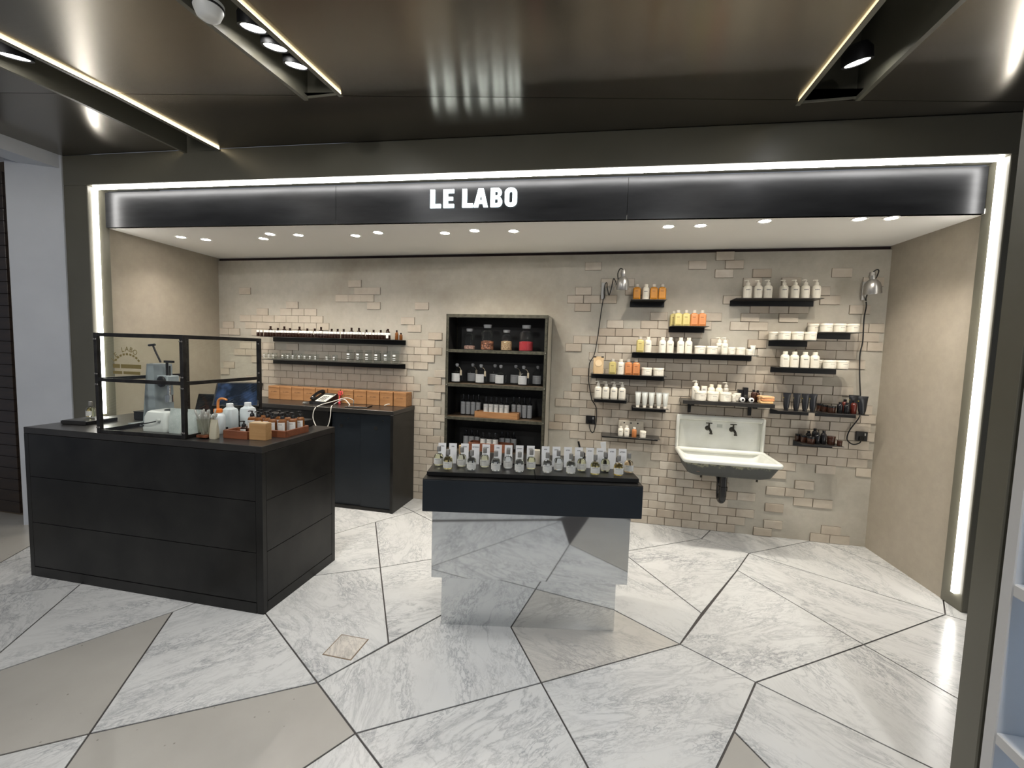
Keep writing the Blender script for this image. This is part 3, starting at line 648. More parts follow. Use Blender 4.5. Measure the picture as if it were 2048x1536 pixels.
def tube(x, y, z, label, group, mat=TUBE_S, cap_mat=CREAM, lab_mat=None, w=.026, h=.138, rz=0.0, stripe=None):
    t = thing('squeeze_tube', label, 'tube', (x, y, z), rz, group)
    def ell(rx, ry, zz, n=20): return [(rx * math.cos(2 * PI * k / n), ry * math.sin(2 * PI * k / n), zz) for k in range(n)]
    part('cap', M_(('tc', cap_mat.name, w), lambda: MB().lathe([(w * .55, 0), (w * .58, .016), (w * .55, .018)], 18).mesh('tube_cap', cap_mat, True)), t)
    b = part('body', M_(('tb', mat.name, w, h), lambda: MB().loft([ell(w * .62, w * .60, .018), ell(w * .70, w * .64, .03), ell(w * .85, w * .42, h * .6), ell(w * .95, w * .16, h * .88), ell(w, .0016, h * .93), ell(w, .0016, h)]).mesh('tube_body', mat, True)), t)
    if stripe: part('stripe', M_(('ts', stripe.name, w, h), lambda: MB().loft([ell(w * .913, w * .283, h * .70), ell(w * .932, w * .243, h * .75)], False).mesh('tube_stripe', stripe, True)), b)
    else: part('print', M_(('tp', w, h), lambda: MB().box(-w * .5, w * .5, -w * .62, -w * .60, .034, h * .5).xf(Matrix.Translation((0, -.0015, 0)) @ Matrix.Rotation(-.16, 4, 'X')).mesh('tube_print', PR_TUBE)), b)
    return t
PR_TUBE = printmat('print_on_pale_tube', (.60, .61, .56), (.15, .15, .15), .5)
YS = YB - .012 - .095            # centre line of the shelves
g_ = 'orange bottles beside the left lamp'
for i, (x, mt) in enumerate(((.216, 'a'), (.293, 'w'), (.359, 'a'), (.428, 'a'))):
    if mt == 'w': bottle_round(x, YS - .02, 2.042, 'white capped bottle standing between orange bottles beside the left wall lamp', None)
    else: bottle_gel(x, YS - .02, 2.042, G_AMBER, ('orange gel bottle at the left end of the shelf by the left wall lamp', '', 'orange gel bottle just right of the white bottle near the left lamp', 'orange gel bottle at the right end of the shelf by the left lamp')[i], g_)
for i, x in enumerate((.571, .636, .701, .764)):
    bottle_gel(x, YS - .02, 1.821, G_YEL if i < 2 else G_ORG, ('left one of two yellow bottles beside two orange bottles', 'right one of two yellow bottles beside two orange bottles', 'left one of two orange bottles beside two yellow bottles', 'right one of two orange bottles beside two yellow bottles')[i], 'yellow and orange bottles on a small shelf')
bottle_gel(.545, YS + .055, 1.821, G_YEL, 'yellow bottle half hidden behind the others on the small shelf', 'yellow and orange bottles on a small shelf')
for i, x in enumerate((1.107, 1.188, 1.262, 1.380, 1.462, 1.538, 1.617)):
    bottle_pump(x, YS - .02, 2.056, 'white pump bottle on the high shelf near the right lamp, %s from the left' % nth(i), 'seven pump bottles on the high shelf')
bottle_gel(.267, YS - .02, 1.586, G_YEL, 'pale yellow bottle at the left end of the longest right-hand shelf', 'bottles on the longest right-hand shelf')
for i, x in enumerate((.334, .455, .519, .605, .670)):
    bottle_round(x, YS - .02, 1.586, 'white capped bottle on the longest right-hand shelf, %s from the left' % nth(i), 'bottles on the longest right-hand shelf')
for i, (x, r, h) in enumerate(((.764, .046, .07), (.861, .046, .07), (1.012, .033, .066), (1.084, .035, .066), (1.153, .028, .052))):
    jar(x, YS - .02, 1.586, 'white lidded jar on the longest right-hand shelf, %s from the left' % nth(i), 'jars on the longest right-hand shelf', r, h)
bottle_pump(.956, YS - .03, 1.586, 'front white pump bottle standing between jars on the longest shelf', None, r=.026, bh=.10)
bottle_pump(.930, YS + .05, 1.586, 'rear white pump bottle half hidden between jars on the longest shelf', None, r=.026, bh=.105)
tube(1.193, YS + .03, 1.586, 'pale tube standing at the right end of the longest shelf', None, w=.022, h=.088)
KRAFT = varied('kraft_paper', (.52, .36, .19), (.62, .45, .26), .7, 0, 14, .2)
def pouch(x, y, z, w, h, dd, label, mat, name='paper_pouch'):
    t = thing(name, label, 'pouch', (x, y, z), .05)
    rings = []
    for zz, a, b in ((0, .92, 1), (.01, 1, 1), (h * .45, .98, .8), (h * .8, .97, .35), (h * .93, 1, .08), (h, 1, .08)):
        rings.append([(p[0], p[1], zz) for p in rrect(-w / 2 * a, -dd / 2 * b, w / 2 * a, dd / 2 * b, dd / 2 * b * .5)])
    part('bag', MB().loft(rings).mesh('pouch_bag', mat, True), t)
    return t
t = pouch(-.086, YS - .03, 1.384, .092, .155, .055, 'kraft paper pouch with black clips at the left end of its shelf', KRAFT)
for s in (-1, 1): part('clip', MB().cbox(s * .034 - .011, s * .034 + .011, -.006, .006, .146, .156, .001).mesh('pouch_clip', BLACK), t)
part('sticker', MB().lathe([(.0001, 0), (.03, 0), (.03, .0008)], 24).xf(Matrix.Translation((0, -.0215, .095)) @ Matrix.Rotation(PI / 2 - .14, 4, 'X')).mesh('pouch_sticker', P('peach_sticker', (.72, .55, .33), .5)), t)
bottle_gel(.039, YS - .03, 1.384, G_YEL, 'large pale yellow bottle right of the kraft pouch', None)
bottle_round(.110, YS - .03, 1.384, 'white capped bottle between a yellow and an orange bottle by the pouch', None)
bottle_gel(.176, YS - .03, 1.384, G_ORG, 'left one of two orange bottles right of the kraft pouch', 'orange bottles by the kraft pouch')
bottle_gel(.242, YS - .03, 1.384, G_ORG, 'right one of two orange bottles beside the wide white jars', 'orange bottles by the kraft pouch')
jar(.333, YS - .03, 1.384, 'wide white jar right beside the two orange bottles near the pouch', 'wide jars on the pouch shelf')
jar(.433, YS - .03, 1.384, 'wide white jar at the right end of the pouch shelf', 'wide jars on the pouch shelf')
for i, x in enumerate((-.079, -.010, .061, .132)):
    bottle_pump(x, YS - .02, 1.16, 'white pump bottle in the row of four above the left socket, %s from the left' % nth(i), 'four pump bottles above the left socket')
for i, x in enumerate((.272, .330, .388, .450, .505)):
    tube(x, YS - .02, 1.10, 'pale silver tube in the row of five left of the sink, %s from the left' % nth(i), 'five pale tubes', TUBE_S, CREAM)
LINEN = varied('linen_cloth', (.50, .45, .36), (.58, .53, .43), .8, 0, 30, .2)
t = thing('cloth_pouch', 'flat cream cloth pouch with black snaps leaning against the brick wall', 'pouch', (.227, YB - .045, .832))
part('bag', MB().cbox(-.112, .112, -.014, .012, .0, .128, .006).xf(Matrix.Rotation(-.08, 4, 'X')).mesh('cloth_bag', LINEN), t)
for x in (-.06, 0, .06): part('snap', MB().lathe([(.0001, .002), (.006, .002), (.007, 0)], 14).xf(Matrix.Translation((x, -.006, .108)) @ Matrix.Rotation(PI / 2, 4, 'X')).mesh('snap', BLACK, True), t)
for i, (x, y, h) in enumerate(((.136, YS - .04, .088), (.188, YS - .045, .098))):
    bottle_round(x, y, .832, ('small white bottle at the left in front of the cloth pouch', 'small white bottle second from left before the cloth pouch')[i], 'small bottles before the cloth pouch', r=.023, h=h)
bottle_round(.253, YS - .05, .832, 'small amber-coloured bottle with white cap before the cloth pouch', None, G_ORG, CREAM, None, .021, .088)
jar(.327, YS - .05, .832, 'small white jar at the right of the cloth pouch shelf', None, .028, .06)
for i, (x, y) in enumerate(((1.650, YS + .05), (1.710, YS - .02), (1.805, YS - .02), (1.897, YS - .02))):
    jar(x, y, 1.79, 'wide white jar on the shelf beside the right lamp cable, %s from the left' % nth(i), 'jars beside the right lamp cable')
for i, (x, y) in enumerate(((1.36, YS + .05), (1.407, YS - .03), (1.502, YS - .03), (1.596, YS - .03))):
    jar(x, y, 1.72, 'wide white jar on the shelf above the four bottles, %s from the left' % nth(i), 'jars above the four bottles')
for i, x in enumerate((1.427, 1.497, 1.575, 1.647)):
    bottle_round(x, YS - .02, 1.497, 'large white capped bottle in the row of four beside jars, %s from left' % nth(i), 'four large white bottles', r=.033, h=.131)
jar(1.70, YS + .045, 1.497, 'white jar half hidden behind the fourth large white bottle', None)
jar(1.745, YS - .045, 1.497, 'wide white jar right next to the four large white bottles', 'wide jars by the four bottles')
jar(1.8405, YS - .03, 1.497, 'wide white jar at the right end beside the four large bottles', 'wide jars by the four bottles')
# bracket shelf above the sink
ZS = 1.19
bottle_pump(.755, 4.075, ZS, 'white pump bottle at the left end of the shelf above the sink', None, bh=.12)
t = thing('carton', 'slim white carton behind the jars on the shelf above the sink', 'box', (.825, 4.09, ZS)); part('box', MB().cbox(-.023, .023, -.015, .015, 0, .12, .001).mesh('carton_box', CREAM2), t); part('print', MB().box(-.021, .021, -.0157, -.0152, .01, .11).mesh('carton_print', PR_PAPER), t)
for i, x in enumerate((.885, .948)): bottle_round(x, 4.09, ZS, ('left', 'right')[i] + ' of two white bottles behind jars on the shelf above the sink', 'bottles behind the jars above the sink', CREAM2, CREAM2)
bottle_pump(1.005, 4.10, ZS, 'clear pump bottle behind the jars on the shelf above the sink', None, FROST, None, FROST, .022, .115)
for i, x in enumerate((.785, .882, .980)): jar(x, 4.005, ZS, 'wide white jar in front on the shelf above the sink, %s from the left' % nth(i), 'front jars above the sink', .046, .08)
jar(1.050, 4.03, ZS, 'small white jar right of the three wide jars above the sink', None, .022, .06)
jar(1.095, 4.10, ZS, 'white jar behind the brushes on the shelf above the sink', None, .032, .07)
for i, x in enumerate((1.120, 1.189)):
    t = thing('shaving_brush', ('left', 'right')[i] + ' black brush lying with white round end above the sink', 'brush', (x, 4.035, ZS + .0215), .1, 'brushes lying on the shelf above the sink')
    part('handle', MB().lathe([(.013, -.09), (.017, -.06), (.014, -.03), (.018, -.004)], 18).xf(Matrix.Rotation(PI / 2, 4, 'X')).mesh('brush_handle', BLACKG, True), t)
    part('end', MB().lathe([(.019, -.004), (.0215, .006), (.020, .014), (.012, .018), (.0001, .0185)], 20).xf(Matrix.Rotation(PI / 2, 4, 'X')).mesh('brush_end', P('white_ceramic', (.75, .75, .72), .2), True), t)
    part('tip', MB().lathe([(.009, .0186), (.009, .021), (.0001, .022)], 14).xf(Matrix.Rotation(PI / 2, 4, 'X')).mesh('brush_tip', BLACKG, True), t)
for i, (x, w, h, y) in enumerate(((1.127, .038, .10, 4.13), (1.168, .038, .12, 4.132))):
    t = thing('black_carton', ('shorter', 'taller')[i] + ' black box standing behind the brushes above the sink', 'box', (x, y, ZS), 0, 'black boxes behind the brushes')
    part('box', MB().cbox(-w / 2, w / 2, -.017, .017, 0, h, .001).mesh('black_box', BLACK), t); part('print', MB().box(-.012, .012, -.0176, -.0171, h * .2, h * .5).mesh('black_box_print', printmat('grey_print_on_black', (.012, .012, .012), (.25, .24, .2), .6)), t)
bottle_round(1.232, 4.12, ZS, 'dark brown bottle with black cap behind the soap stack', None, BROWNG, BLACKG, None, .02, .105)
bottle_round(1.268, 4.135, ZS, 'second dark brown bottle behind the peach soap stack', None, BROWNG, BLACKG, None, .018, .10)
SOAP = [P('peach_soap_%d' % k, c, .5) for k, c in enumerate(((.72, .45, .20), (.66, .30, .13), (.70, .40, .20)))]
for i in range(3):
    t = thing('soap_bar', ('bottom', 'middle', 'top')[i] + ' peach bar in the soap stack on the shelf above the sink', 'soap', (1.302 + (i % 2) * .004, 4.045, ZS + .0005 + i * .0205), .08 * (i - 1), 'stacked soap bars')
    part('bar', MB().cbox(-.048, .048, -.06, .06, 0, .0195, .004).mesh('soap', SOAP[i], True), t)
    part('wrapper_band', MB().cbox(-.049, .049, -.015, .015, -.0002, .0198, .0005).mesh('soap_band', P('soap_band_%d' % i, (.75, .55, .33), .5)), t)
GOLD = P('gold_print', (.35, .28, .05), .35, .4)
for i, x in enumerate((1.460, 1.534, 1.599, 1.655)):
    tube(x, YS - .03, 1.14, 'black tube with gold band in the row of four, %s from the left' % nth(i), 'four black tubes', TUBE_B, BLACKG, None, .030, .146, 0, GOLD)
for i, (x, y, r, h) in enumerate(((1.745, YS + .06, .024, .062), (1.765, YS + .02, .024, .058), (1.795, YS - .03, .029, .055))):
    jar(x, y, 1.14, 'dark brown squat jar left on the shelf before the lamp cable, %s from the left' % nth(i), 'brown squat jars before the lamp cable', r, h, BROWNG, BLACKG, None)
for i, (x, y) in enumerate(((1.857, YS - .02), (1.897, YS - .04))): bottle_round(x, y, 1.14, ('left', 'right') [i] + ' small round black bottle on the shelf before the lamp cable', 'small black bottles before the lamp cable', BLACKG, BLACKG, None, .021, .09)
for i, (x, y) in enumerate(((1.925, YS + .055), (1.955, YS - .02))): bottle_round(x, y, 1.14, ('rear', 'front')[i] + ' dark red bottle with black cap before the lamp cable', 'dark red bottles before the lamp cable', P('dark_red_glass_%d' % i, (.10, .018, .012), .15), BLACKG, None, .021, .108)
for i, (x, y) in enumerate(((1.985, YS + .05), (2.005, YS - .04))): tube(x, y, 1.14, ('rear', 'front')[i] + ' large black tube at the right end before the lamp cable', 'large black tubes before the lamp cable', TUBE_B, BLACKG, None, .038, .146, 0, GOLD)
for i, (x, y, r, h) in enumerate(((1.603, YS + .06, .024, .06), (1.622, YS + .005, .024, .06), (1.656, YS - .045, .029, .06), (1.814, YS - .02, .030, .07), (1.858, YS - .06, .019, .045))):
    jar(x, y, .876, 'dark brown jar on the lowest shelf right of the sink, %s from the left' % nth(i), 'brown jars on the lowest right shelf', r, h, BROWNG, BLACKG if i < 3 else BROWNG, None)
for i, (x, y, h) in enumerate(((1.676, YS + .055, .09), (1.709, YS - .03, .095), (1.722, YS + .055, .115), (1.757, YS - .02, .112))):
    bottle_round(x, y, .876, 'small black bottle on the lowest shelf right of the sink, %s from the left' % nth(i), 'small black bottles on the lowest right shelf', BLACKG, BLACKG, None, .021, h)

# ------------------------------------------------------------------ left wall shelves
def amber(x, y, z, label, group, r=.0155, h=.075, cap=PR_WHITE, lab=True, mat=AMBERG, name='amber_vial'):
    t = thing(name, label, 'bottle', (x, y, z), 0, group)
    part('body', M_(('ab', mat.name, r, h), lambda: MB().lathe([(r * .92, 0), (r, .002), (r, h * .62), (r * .88, h * .70), (r * .45, h * .78), (r * .45, h * .82)], 16).mesh('amber_body', mat, True)), t)
    part('neck', M_(('an', r, h), lambda: MB().lathe([(r * .5, h * .82), (r * .52, h * .99), (r * .45, h)], 14).mesh('amber_neck', AMBERG, True)), t)
    if lab: part('label', M_(('al', r, h), lambda: arc_label(r, h * .36, h * .62, 1.5, PR_WHITE)), t)
    return t
def vial(x, y, z, label, group):
    t = thing('amber_vial', label, 'bottle', (x, y, z), 0, group); r = .0157
    part('body', M_(('vb',), lambda: MB().lathe([(r * .94, 0), (r, .002), (r, .040), (r * .9, .043)], 14).mesh('vial_body', AMBERG, True)), t)
    part('cap', M_(('vc',), lambda: MB().lathe([(r * .98, .0435), (r, .045), (r, .064), (r * .94, .066)], 14).mesh('vial_cap', P('white_cap', (.78, .77, .74), .4), True)), t)
vx = -3.650; vr = random.Random(4)
for i in range(44):
    vx += .0325 + (.012 if i in (1, 2, 6, 14, 19, 28, 36) else vr.uniform(0, .002)) if i else 0
    vial(vx, YS - .055 + vr.uniform(-.004, .004), 1.64, 'white-capped amber vial in the front row of the upper left shelf, %s from the left' % nth(i), 'amber vials on the upper left shelf')
TALL = [-3.571, -3.48, -3.40, -3.33, -3.214, -3.12, -3.03, -2.955, -2.83, -2.76, -2.69, -2.60, -2.515, -2.43, -2.35, -2.27, -2.20]
for i, x in enumerate(TALL):
    amber(x, YS + .03, 1.64, 'taller amber bottle behind the row of vials, %s from the left' % nth(i), 'taller amber bottles behind the vials', .021, .115 if i in (0, 2, 4, 7, 11, 12) else .098)
for i, (x, y, h) in enumerate(((-2.092, YS + .03, .085), (-2.063, YS - .03, .095), (-2.043, YS + .02, .072))):
    amber(x, y, 1.64, ('dark small', 'tallest', 'shortest')[i] + ' unlabelled amber bottle at the right end of the upper left shelf', 'unlabelled amber bottles', .0165, h, None, False, AMBERL, 'amber_bottle')
bottle_round(-2.147, YS - .05, 1.64, 'amber bottle with white label at the right end of the vial row', None, AMBERG, AMBERG, PR_WHITE, .020, .105)
def beaker(x, y, z, r, h, label, group):
    t = thing('glass_beaker', label, 'beaker', (x, y, z), 0, group)
    part('wall', M_(('gk', r, h), lambda: MB().lathe([(r * .2, .001), (r * .93, .0012), (r, .006), (r, h), (r * 1.04, h + .0015), (r * .93, h), (r * .93, .008), (r * .2, .006)], 22).mesh('beaker_glass', CLEAR, True)), t)
    part('scale', M_(('gs', r, h), lambda: MB().box(-r * .4, r * .4, -r - .0006, -r - .0002, h * .60, h * .72).box(-r * .4, r * .4, -r - .0006, -r - .0002, h * .42, h * .46).box(-r * .4, r * .4, -r - .0006, -r - .0002, h * .28, h * .32).mesh('beaker_scale', P('white_enamel_print', (.8, .8, .8), .4))), t)
for i, x in enumerate((-3.583, -3.526, -3.470, -3.356, -3.294, -3.232, -3.156, -3.090, -3.026, -2.964, -2.831, -2.748)):
    beaker(x, YS - .03, 1.40, .026, .068, 'small clear glass beaker on the lower left shelf, %s from the left' % nth(i), 'small beakers on the lower left shelf')
for i, x in enumerate((-2.578, -2.471, -2.371, -2.269, -2.166, -2.071)):
    beaker(x, YS - .03, 1.40, .036, .126, 'tall clear glass beaker on the lower left shelf, %s from the left' % nth(i), 'tall beakers on the lower left shelf')
# ------------------------------------------------------------------ wooden boxes, phone and cables on the back cabinet
def woodmat(name, a, b, rough=.5, rot=(0, 0, 0)):
    m = NT(name); v = m.coord('Object', (3, 30, 30), rot); f = m.noise(v, 1.5, 6, .6, .6); m.color(m.ramp(f, [(.3, a), (.7, b)])); m.set(Roughness=rough); m.bump(f, .12, .002); return m.m
WOOD = woodmat('warm_brown_wood', (.27, .125, .045), (.40, .205, .085))
WOODR = woodmat('red_brown_wood', (.13, .040, .018), (.22, .075, .032), .42)
WOODL = woodmat('light_oak', (.34, .185, .07), (.44, .26, .11), .5, (0, 1.57, 0))
def text_mesh(txt, size, mat, ext=.0002):
    c = bpy.data.curves.new('txt', 'FONT'); c.body = txt; c.size = size; c.extrude = ext; c.align_x = 'CENTER'; c.align_y = 'CENTER'
    o = bpy.data.objects.new('tmp', c); COL.objects.link(o); dg = bpy.context.evaluated_depsgraph_get()
    m = bpy.data.meshes.new_from_object(o.evaluated_get(dg)); bpy.data.objects.remove(o); bpy.data.curves.remove(c)
    m.materials.clear(); m.materials.append(mat); return m
STAMP = text_mesh('LE LABO', .019, P('branded_dark_print', (.06, .03, .015), .6))
bxm = MB().cbox(-.0695, .0695, -.06, .06, 0, .118, .002).mesh('wood_box_body', WOOD)
lidm = MB().cbox(-.0695, .0695, -.06, .06, .1188, .141, .002).mesh('wood_box_lid', WOOD)
BX = [-3.488, -3.342, -3.199, -3.055, -2.91, -2.765, -2.612, -2.464, -2.318, -2.171, -2.02]
for i, x in enumerate(BX):
    t = thing('wooden_box', 'brown wooden box in the row on the back cabinet, %s from the left' % nth(i), 'box', (x, 4.094, .975), random.Random(i).uniform(-.02, .02) if i < 10 else -.05, 'wooden boxes on the back cabinet')
    part('body', bxm, t); part('lid', lidm, t)
    part('lettering', STAMP, t, (0, -.0604, .082), (PI / 2, 0, 0))
# telephone
PH = thing('desk_phone', 'black desk telephone with white keypad on the back cabinet', 'phone', (-2.80, 3.93, .975), -.15)
part('base', MB().loft([[(-.10, -.10, 0), (.10, -.10, 0), (.10, .08, 0), (-.10, .08, 0)], [(-.10, -.10, .025), (.10, -.10, .025), (.10, .08, .10), (-.10, .08, .10)]]).mesh('phone_base', BLACK), PH)
fm = Matrix.Translation((0, -.01, .064)) @ Matrix.Rotation(math.atan(.075 / .18), 4, 'X')
part('face_plate', MB().cbox(-.035, .095, -.085, .075, -.002, .004, .001).xf(fm).mesh('phone_face', P('pale_keypad', (.66, .65, .58), .45)), PH)
part('display', MB().cbox(-.03, .09, .045, .07, .0035, .006, .001).xf(fm).mesh('phone_display', P('dark_display', (.05, .055, .05), .2)), PH)
for r in range(4):
    for c in range(3): part('key', MB().cbox(-.008 + c * .026, .010 + c * .026, -.07 + r * .024, -.056 + r * .024, .0042, .008, .001).xf(fm).mesh('phone_key', P('key_grey', (.10, .10, .10), .5) if (r, c) == (0, 0) else bpy.data.materials['key_grey']), PH)
hs = MB().tube(spline([(-.07, -.085, .018), (-.07, -.05, .035), (-.07, 0, .042), (-.07, .05, .035), (-.07, .085, .018)], 4), [.02, .021, .021, .02, .017, .016, .015, .015, .015, .015, .015, .016, .017, .02, .021, .021, .02], 12).xf(Matrix.Translation((0, 0, 0)) @ fm)
part('handset', hs.mesh('phone_handset', BLACKG, True), PH)
coil = [(-.09 - .002 * k, -.13 + .018 * math.sin(k * 1.3), .012 + .008 * math.cos(k * 1.3)) for k in range(26)]
part('coiled_cord', MB().tube(coil, .004, 6).mesh('phone_cord', P('grey_cord', (.18, .18, .17), .5), True), PH)
RS = thing('red_scissors', 'red scissors standing up against the wooden boxes by the phone', 'scissors', (-2.655, 3.975, .975), -.1)
RED = P('red_plastic', (.62, .05, .07), .35)
part('blade', MB().cbox(-.006, .006, -.002, .002, 0, .09, .001).xf(Matrix.Rotation(-.28, 4, 'Y') @ Matrix.Rotation(-.3, 4, 'X')).mesh('scissor_blade', RED), RS)
part('blade', MB().cbox(-.006, .006, -.002, .002, 0, .08, .001).xf(Matrix.Translation((-.018, .004, 0)) @ Matrix.Rotation(-.06, 4, 'Y') @ Matrix.Rotation(-.3, 4, 'X')).mesh('scissor_blade2', RED), RS)
ringp = [(.014 * math.cos(a), 0, .020 * math.sin(a)) for a in [2 * PI * k / 18 for k in range(19)]]
for dx in (-.035, -.012): part('handle_ring', MB().tube(ringp, .004, 8).xf(Matrix.Translation((dx, .035, .105)) @ Matrix.Rotation(-.3, 4, 'X')).mesh('scissor_ring', RED, True), RS)
CORD = P('white_cable', (.70, .68, .62), .45)
def cable(name, pts, r, mat, label, cat='cable'):
    t = tag(link(name, MB().tube(spline(pts, 8), r, 8).mesh(name, mat, True)), label, cat); return t
cable('white_cable', [(-2.52, 4.0, .978), (-2.50, 3.97, 1.02), (-2.56, 3.93, 1.045), (-2.66, 3.86, 1.01), (-2.72, 3.76, .985), (-2.74, 3.694, .95), (-2.75, 3.685, .86), (-2.70, 3.68, .77), (-2.645, 3.68, .735)], .0042, CORD, 'white cable looping from the boxes over the cabinet edge')
cable('white_cable', [(-2.645, 3.675, .735), (-2.59, 3.68, .79), (-2.565, 3.685, .88), (-2.565, 3.695, .955), (-2.575, 3.72, .982), (-2.62, 3.80, .980)], .0042, CORD, 'white cable hanging down the cabinet front below the telephone')
cable('white_cable', [(-2.66, 3.88, .979), (-2.62, 3.90, 1.01), (-2.57, 3.92, 1.03), (-2.52, 3.90, 1.01), (-2.47, 3.87, .979)], .004, CORD, 'short white cable arching between the scissors and the tablet')
cable('cable_plug', [(-2.17, 4.0, .980), (-2.16, 3.985, .986), (-2.13, 3.99, .998), (-2.115, 4.0, .998)], .0045, CORD, 'loose white cable end near the right end of the cabinet')
TB = thing('tablet', 'thin black tablet lying on the back cabinet beside the white cable', 'tablet', (-2.37, 3.86, .975), .2)
part('slab', MB().cbox(-.11, .11, -.075, .075, 0, .009, .002).mesh('tablet_slab', BLACK), TB); part('screen', MB().box(-.1, .1, -.067, .067, .009, .0094).mesh('tablet_screen', P('tablet_glass', (.01, .01, .012), .08)), TB)

# ------------------------------------------------------------------ glass screen on the counter
GS = thing('glass_screen', 'riveted black iron frame with ribbed glass panes on the counter', 'screen', (-2.431, 2.10, .986), .04)
RIB = thin_glass('ribbed_safety_glass', (.965, .975, .96), .9, .06, 1.42, True)
LX, DY, HT = -.61, .60, .614
def angle_post(x, y, w=.024):
    p = part('post', MB().cbox(x - w / 2, x + w / 2, y - w / 2, y + w / 2, 0, HT, .002).mesh('screen_post', IRON), GS)
    for zz in (.035, .30, .365, .575):
        for dx, dy in ((-.007, -w / 2), (.007, -w / 2)):
            part('rivet', M_(('rv',), lambda: MB().lathe([(.0055, 0), (.0045, .003), (.0001, .0045)], 10).xf(Matrix.Rotation(PI / 2, 4, 'X')).mesh('rivet', P('worn_steel_rivet', (.22, .21, .20), .35, .8), True)), p, (x + dx, y + dy, zz))
for x, y in ((LX, 0), (0, 0), (0, DY), (LX, DY)): angle_post(x, y)
for z in (.011, .33, .603):
    part('front_rail', MB().cbox(LX + .013, -.013, -.011, .0, z - .011, z + .011, .001).mesh('front_rail', IRON), GS)
    part('side_rail', MB().cbox(-.0, .011, .013, DY - .013, z - .011, z + .011, .001).mesh('side_rail', IRON), GS)
    part('side_rail', MB().cbox(LX - .011, LX, .013, DY - .013, z - .011, z + .011, .001).mesh('side_rail', IRON), GS)
for z0, z1 in ((.023, .318), (.342, .591)):
    part('glass_pane', MB().box(LX + .013, -.013, .003, .007, z0, z1).mesh('glass_pane', RIB), GS)
    part('glass_pane', MB().box(-.008, -.004, .013, DY - .013, z0, z1).mesh('glass_pane', RIB), GS)
    part('glass_pane', MB().box(LX + .004, LX + .008, .013, DY - .013, z0, z1).mesh('glass_pane', RIB), GS)
GOLDL = P('gold_leaf_lettering', (.20, .155, .055), .4, .3)
lt = part('gold_lettering', MB().box(-.105, -.055, 0, .0006, .000, .024).box(-.047, .098, 0, .0006, .000, .024).box(-.105, -.04, 0, .0006, -.036, -.018).box(-.03, .09, 0, .0006, -.036, -.018).mesh('gold_bars', GOLDL), GS, (-.39, -.0022, .405))
for k, ch in enumerate('LE LABO'):
    if ch == ' ': continue
    a = math.radians(62 - k * 15.5)
    o = part('gold_letter', M_(('gold', ch), lambda c=ch: text_mesh(c, .042, GOLDL)), lt, (.118 * math.sin(-a) * .95, -.0003, .118 * math.cos(a) - .022 + .018), (PI / 2, 0, 0)); o.rotation_euler = (PI / 2, -a * .75, 0)
for k in range(9):
    a = math.radians(55 - k * 13.75)
    o = part('gold_letter', M_(('goldb',), lambda: MB().box(-.0075, .0075, 0, .0006, -.006, .006).mesh('gold_dash', GOLDL)), lt, (.10 * math.sin(-a), -.0003, .085 * math.cos(a) - .012 + .012)); o.rotation_euler = (0, -a * .7, 0)

# ------------------------------------------------------------------ things on the counter
ZT = .9865
PS = thing('bottle_press', 'tall pale grey hand press inside the glass screen', 'press', (-2.99, 2.40, ZT), -.1)
GREYP = varied('pale_blue_grey_enamel', (.30, .34, .36), (.34, .38, .40), .45, 0, 4)
def slab(x0a, x1a, x0b, x1b, y0, y1, z0, z1): return MB().loft([[(x0a, y0, z0), (x1a, y0, z0), (x1a, y1, z0), (x0a, y1, z0)], [(x0b, y0, z1), (x1b, y0, z1), (x1b, y1, z1), (x0b, y1, z1)]])
part('column', slab(-.085, .045, -.03, .035, -.05, .07, .012, .42).mesh('press_column', GREYP), PS)
part('rear_fin', slab(-.145, -.087, -.075, -.032, .0, .06, .012, .42).mesh('press_fin', P('darker_grey_enamel', (.14, .16, .18), .4)), PS)
part('base_plate', MB().cbox(-.17, .12, -.09, .12, 0, .0118, .003).mesh('press_base', GREYP), PS)
hd = part('head', MB().cbox(.036, .14, -.035, .045, .28, .345, .006).mesh('press_head', GREYP), PS)
part('dial', MB().lathe([(.036, 0), (.036, .012), (.03, .016), (.0001, .016)], 26).xf(Matrix.Translation((.095, -.036, .305)) @ Matrix.Rotation(PI / 2, 4, 'X')).mesh('press_dial', BLACK, True), hd)
part('plunger', MB().lathe([(.01, .215), (.01, .28)], 16, .10).lathe([(.024, .165), (.024, .213), (.012, .215)], 18, .10).mesh('press_plunger', CHROME, True), hd)
part('shaft', MB().lathe([(.008, .345), (.008, .43)], 12, .09).lathe([(.005, .345), (.005, .41)], 10, .115).box(.07, .15, -.008, .008, .43, .445).mesh('press_shaft', IRON, True), hd)
lv = part('lever', MB().tube([(.03, 0, .43), (.0, -.01, .50), (-.015, -.015, .54)], .006, 8).mesh('press_lever', IRON, True), hd)
part('knob', MB().tube([(-.055, -.015, .543), (.0, -.015, .548)], .008, 10).mesh('press_knob', BLACK, True), lv)
PT = thing('label_printer', 'white rounded label printer behind the front glass pane', 'printer', (-2.80, 2.29, ZT), .05)
pr_ = []
for zz, s in ((.0, 1), (.02, 1.02), (.03, .98), (.09, .95), (.12, .85), (.128, .72)):
    pr_.append([(p[0] * s, p[1] * s + (1 - s) * .03, zz) for p in rrect(-.095, -.085, .095, .085, .03)])
part('shell', MB().loft(pr_).mesh('printer_shell', P('white_printer_plastic', (.66, .68, .66), .35), True), PT)
part('window', MB().lathe([(.0001, .004), (.04, .004), (.045, 0)], 22, .03, .02, .128).mesh('printer_window', BLACKG, True), PT)
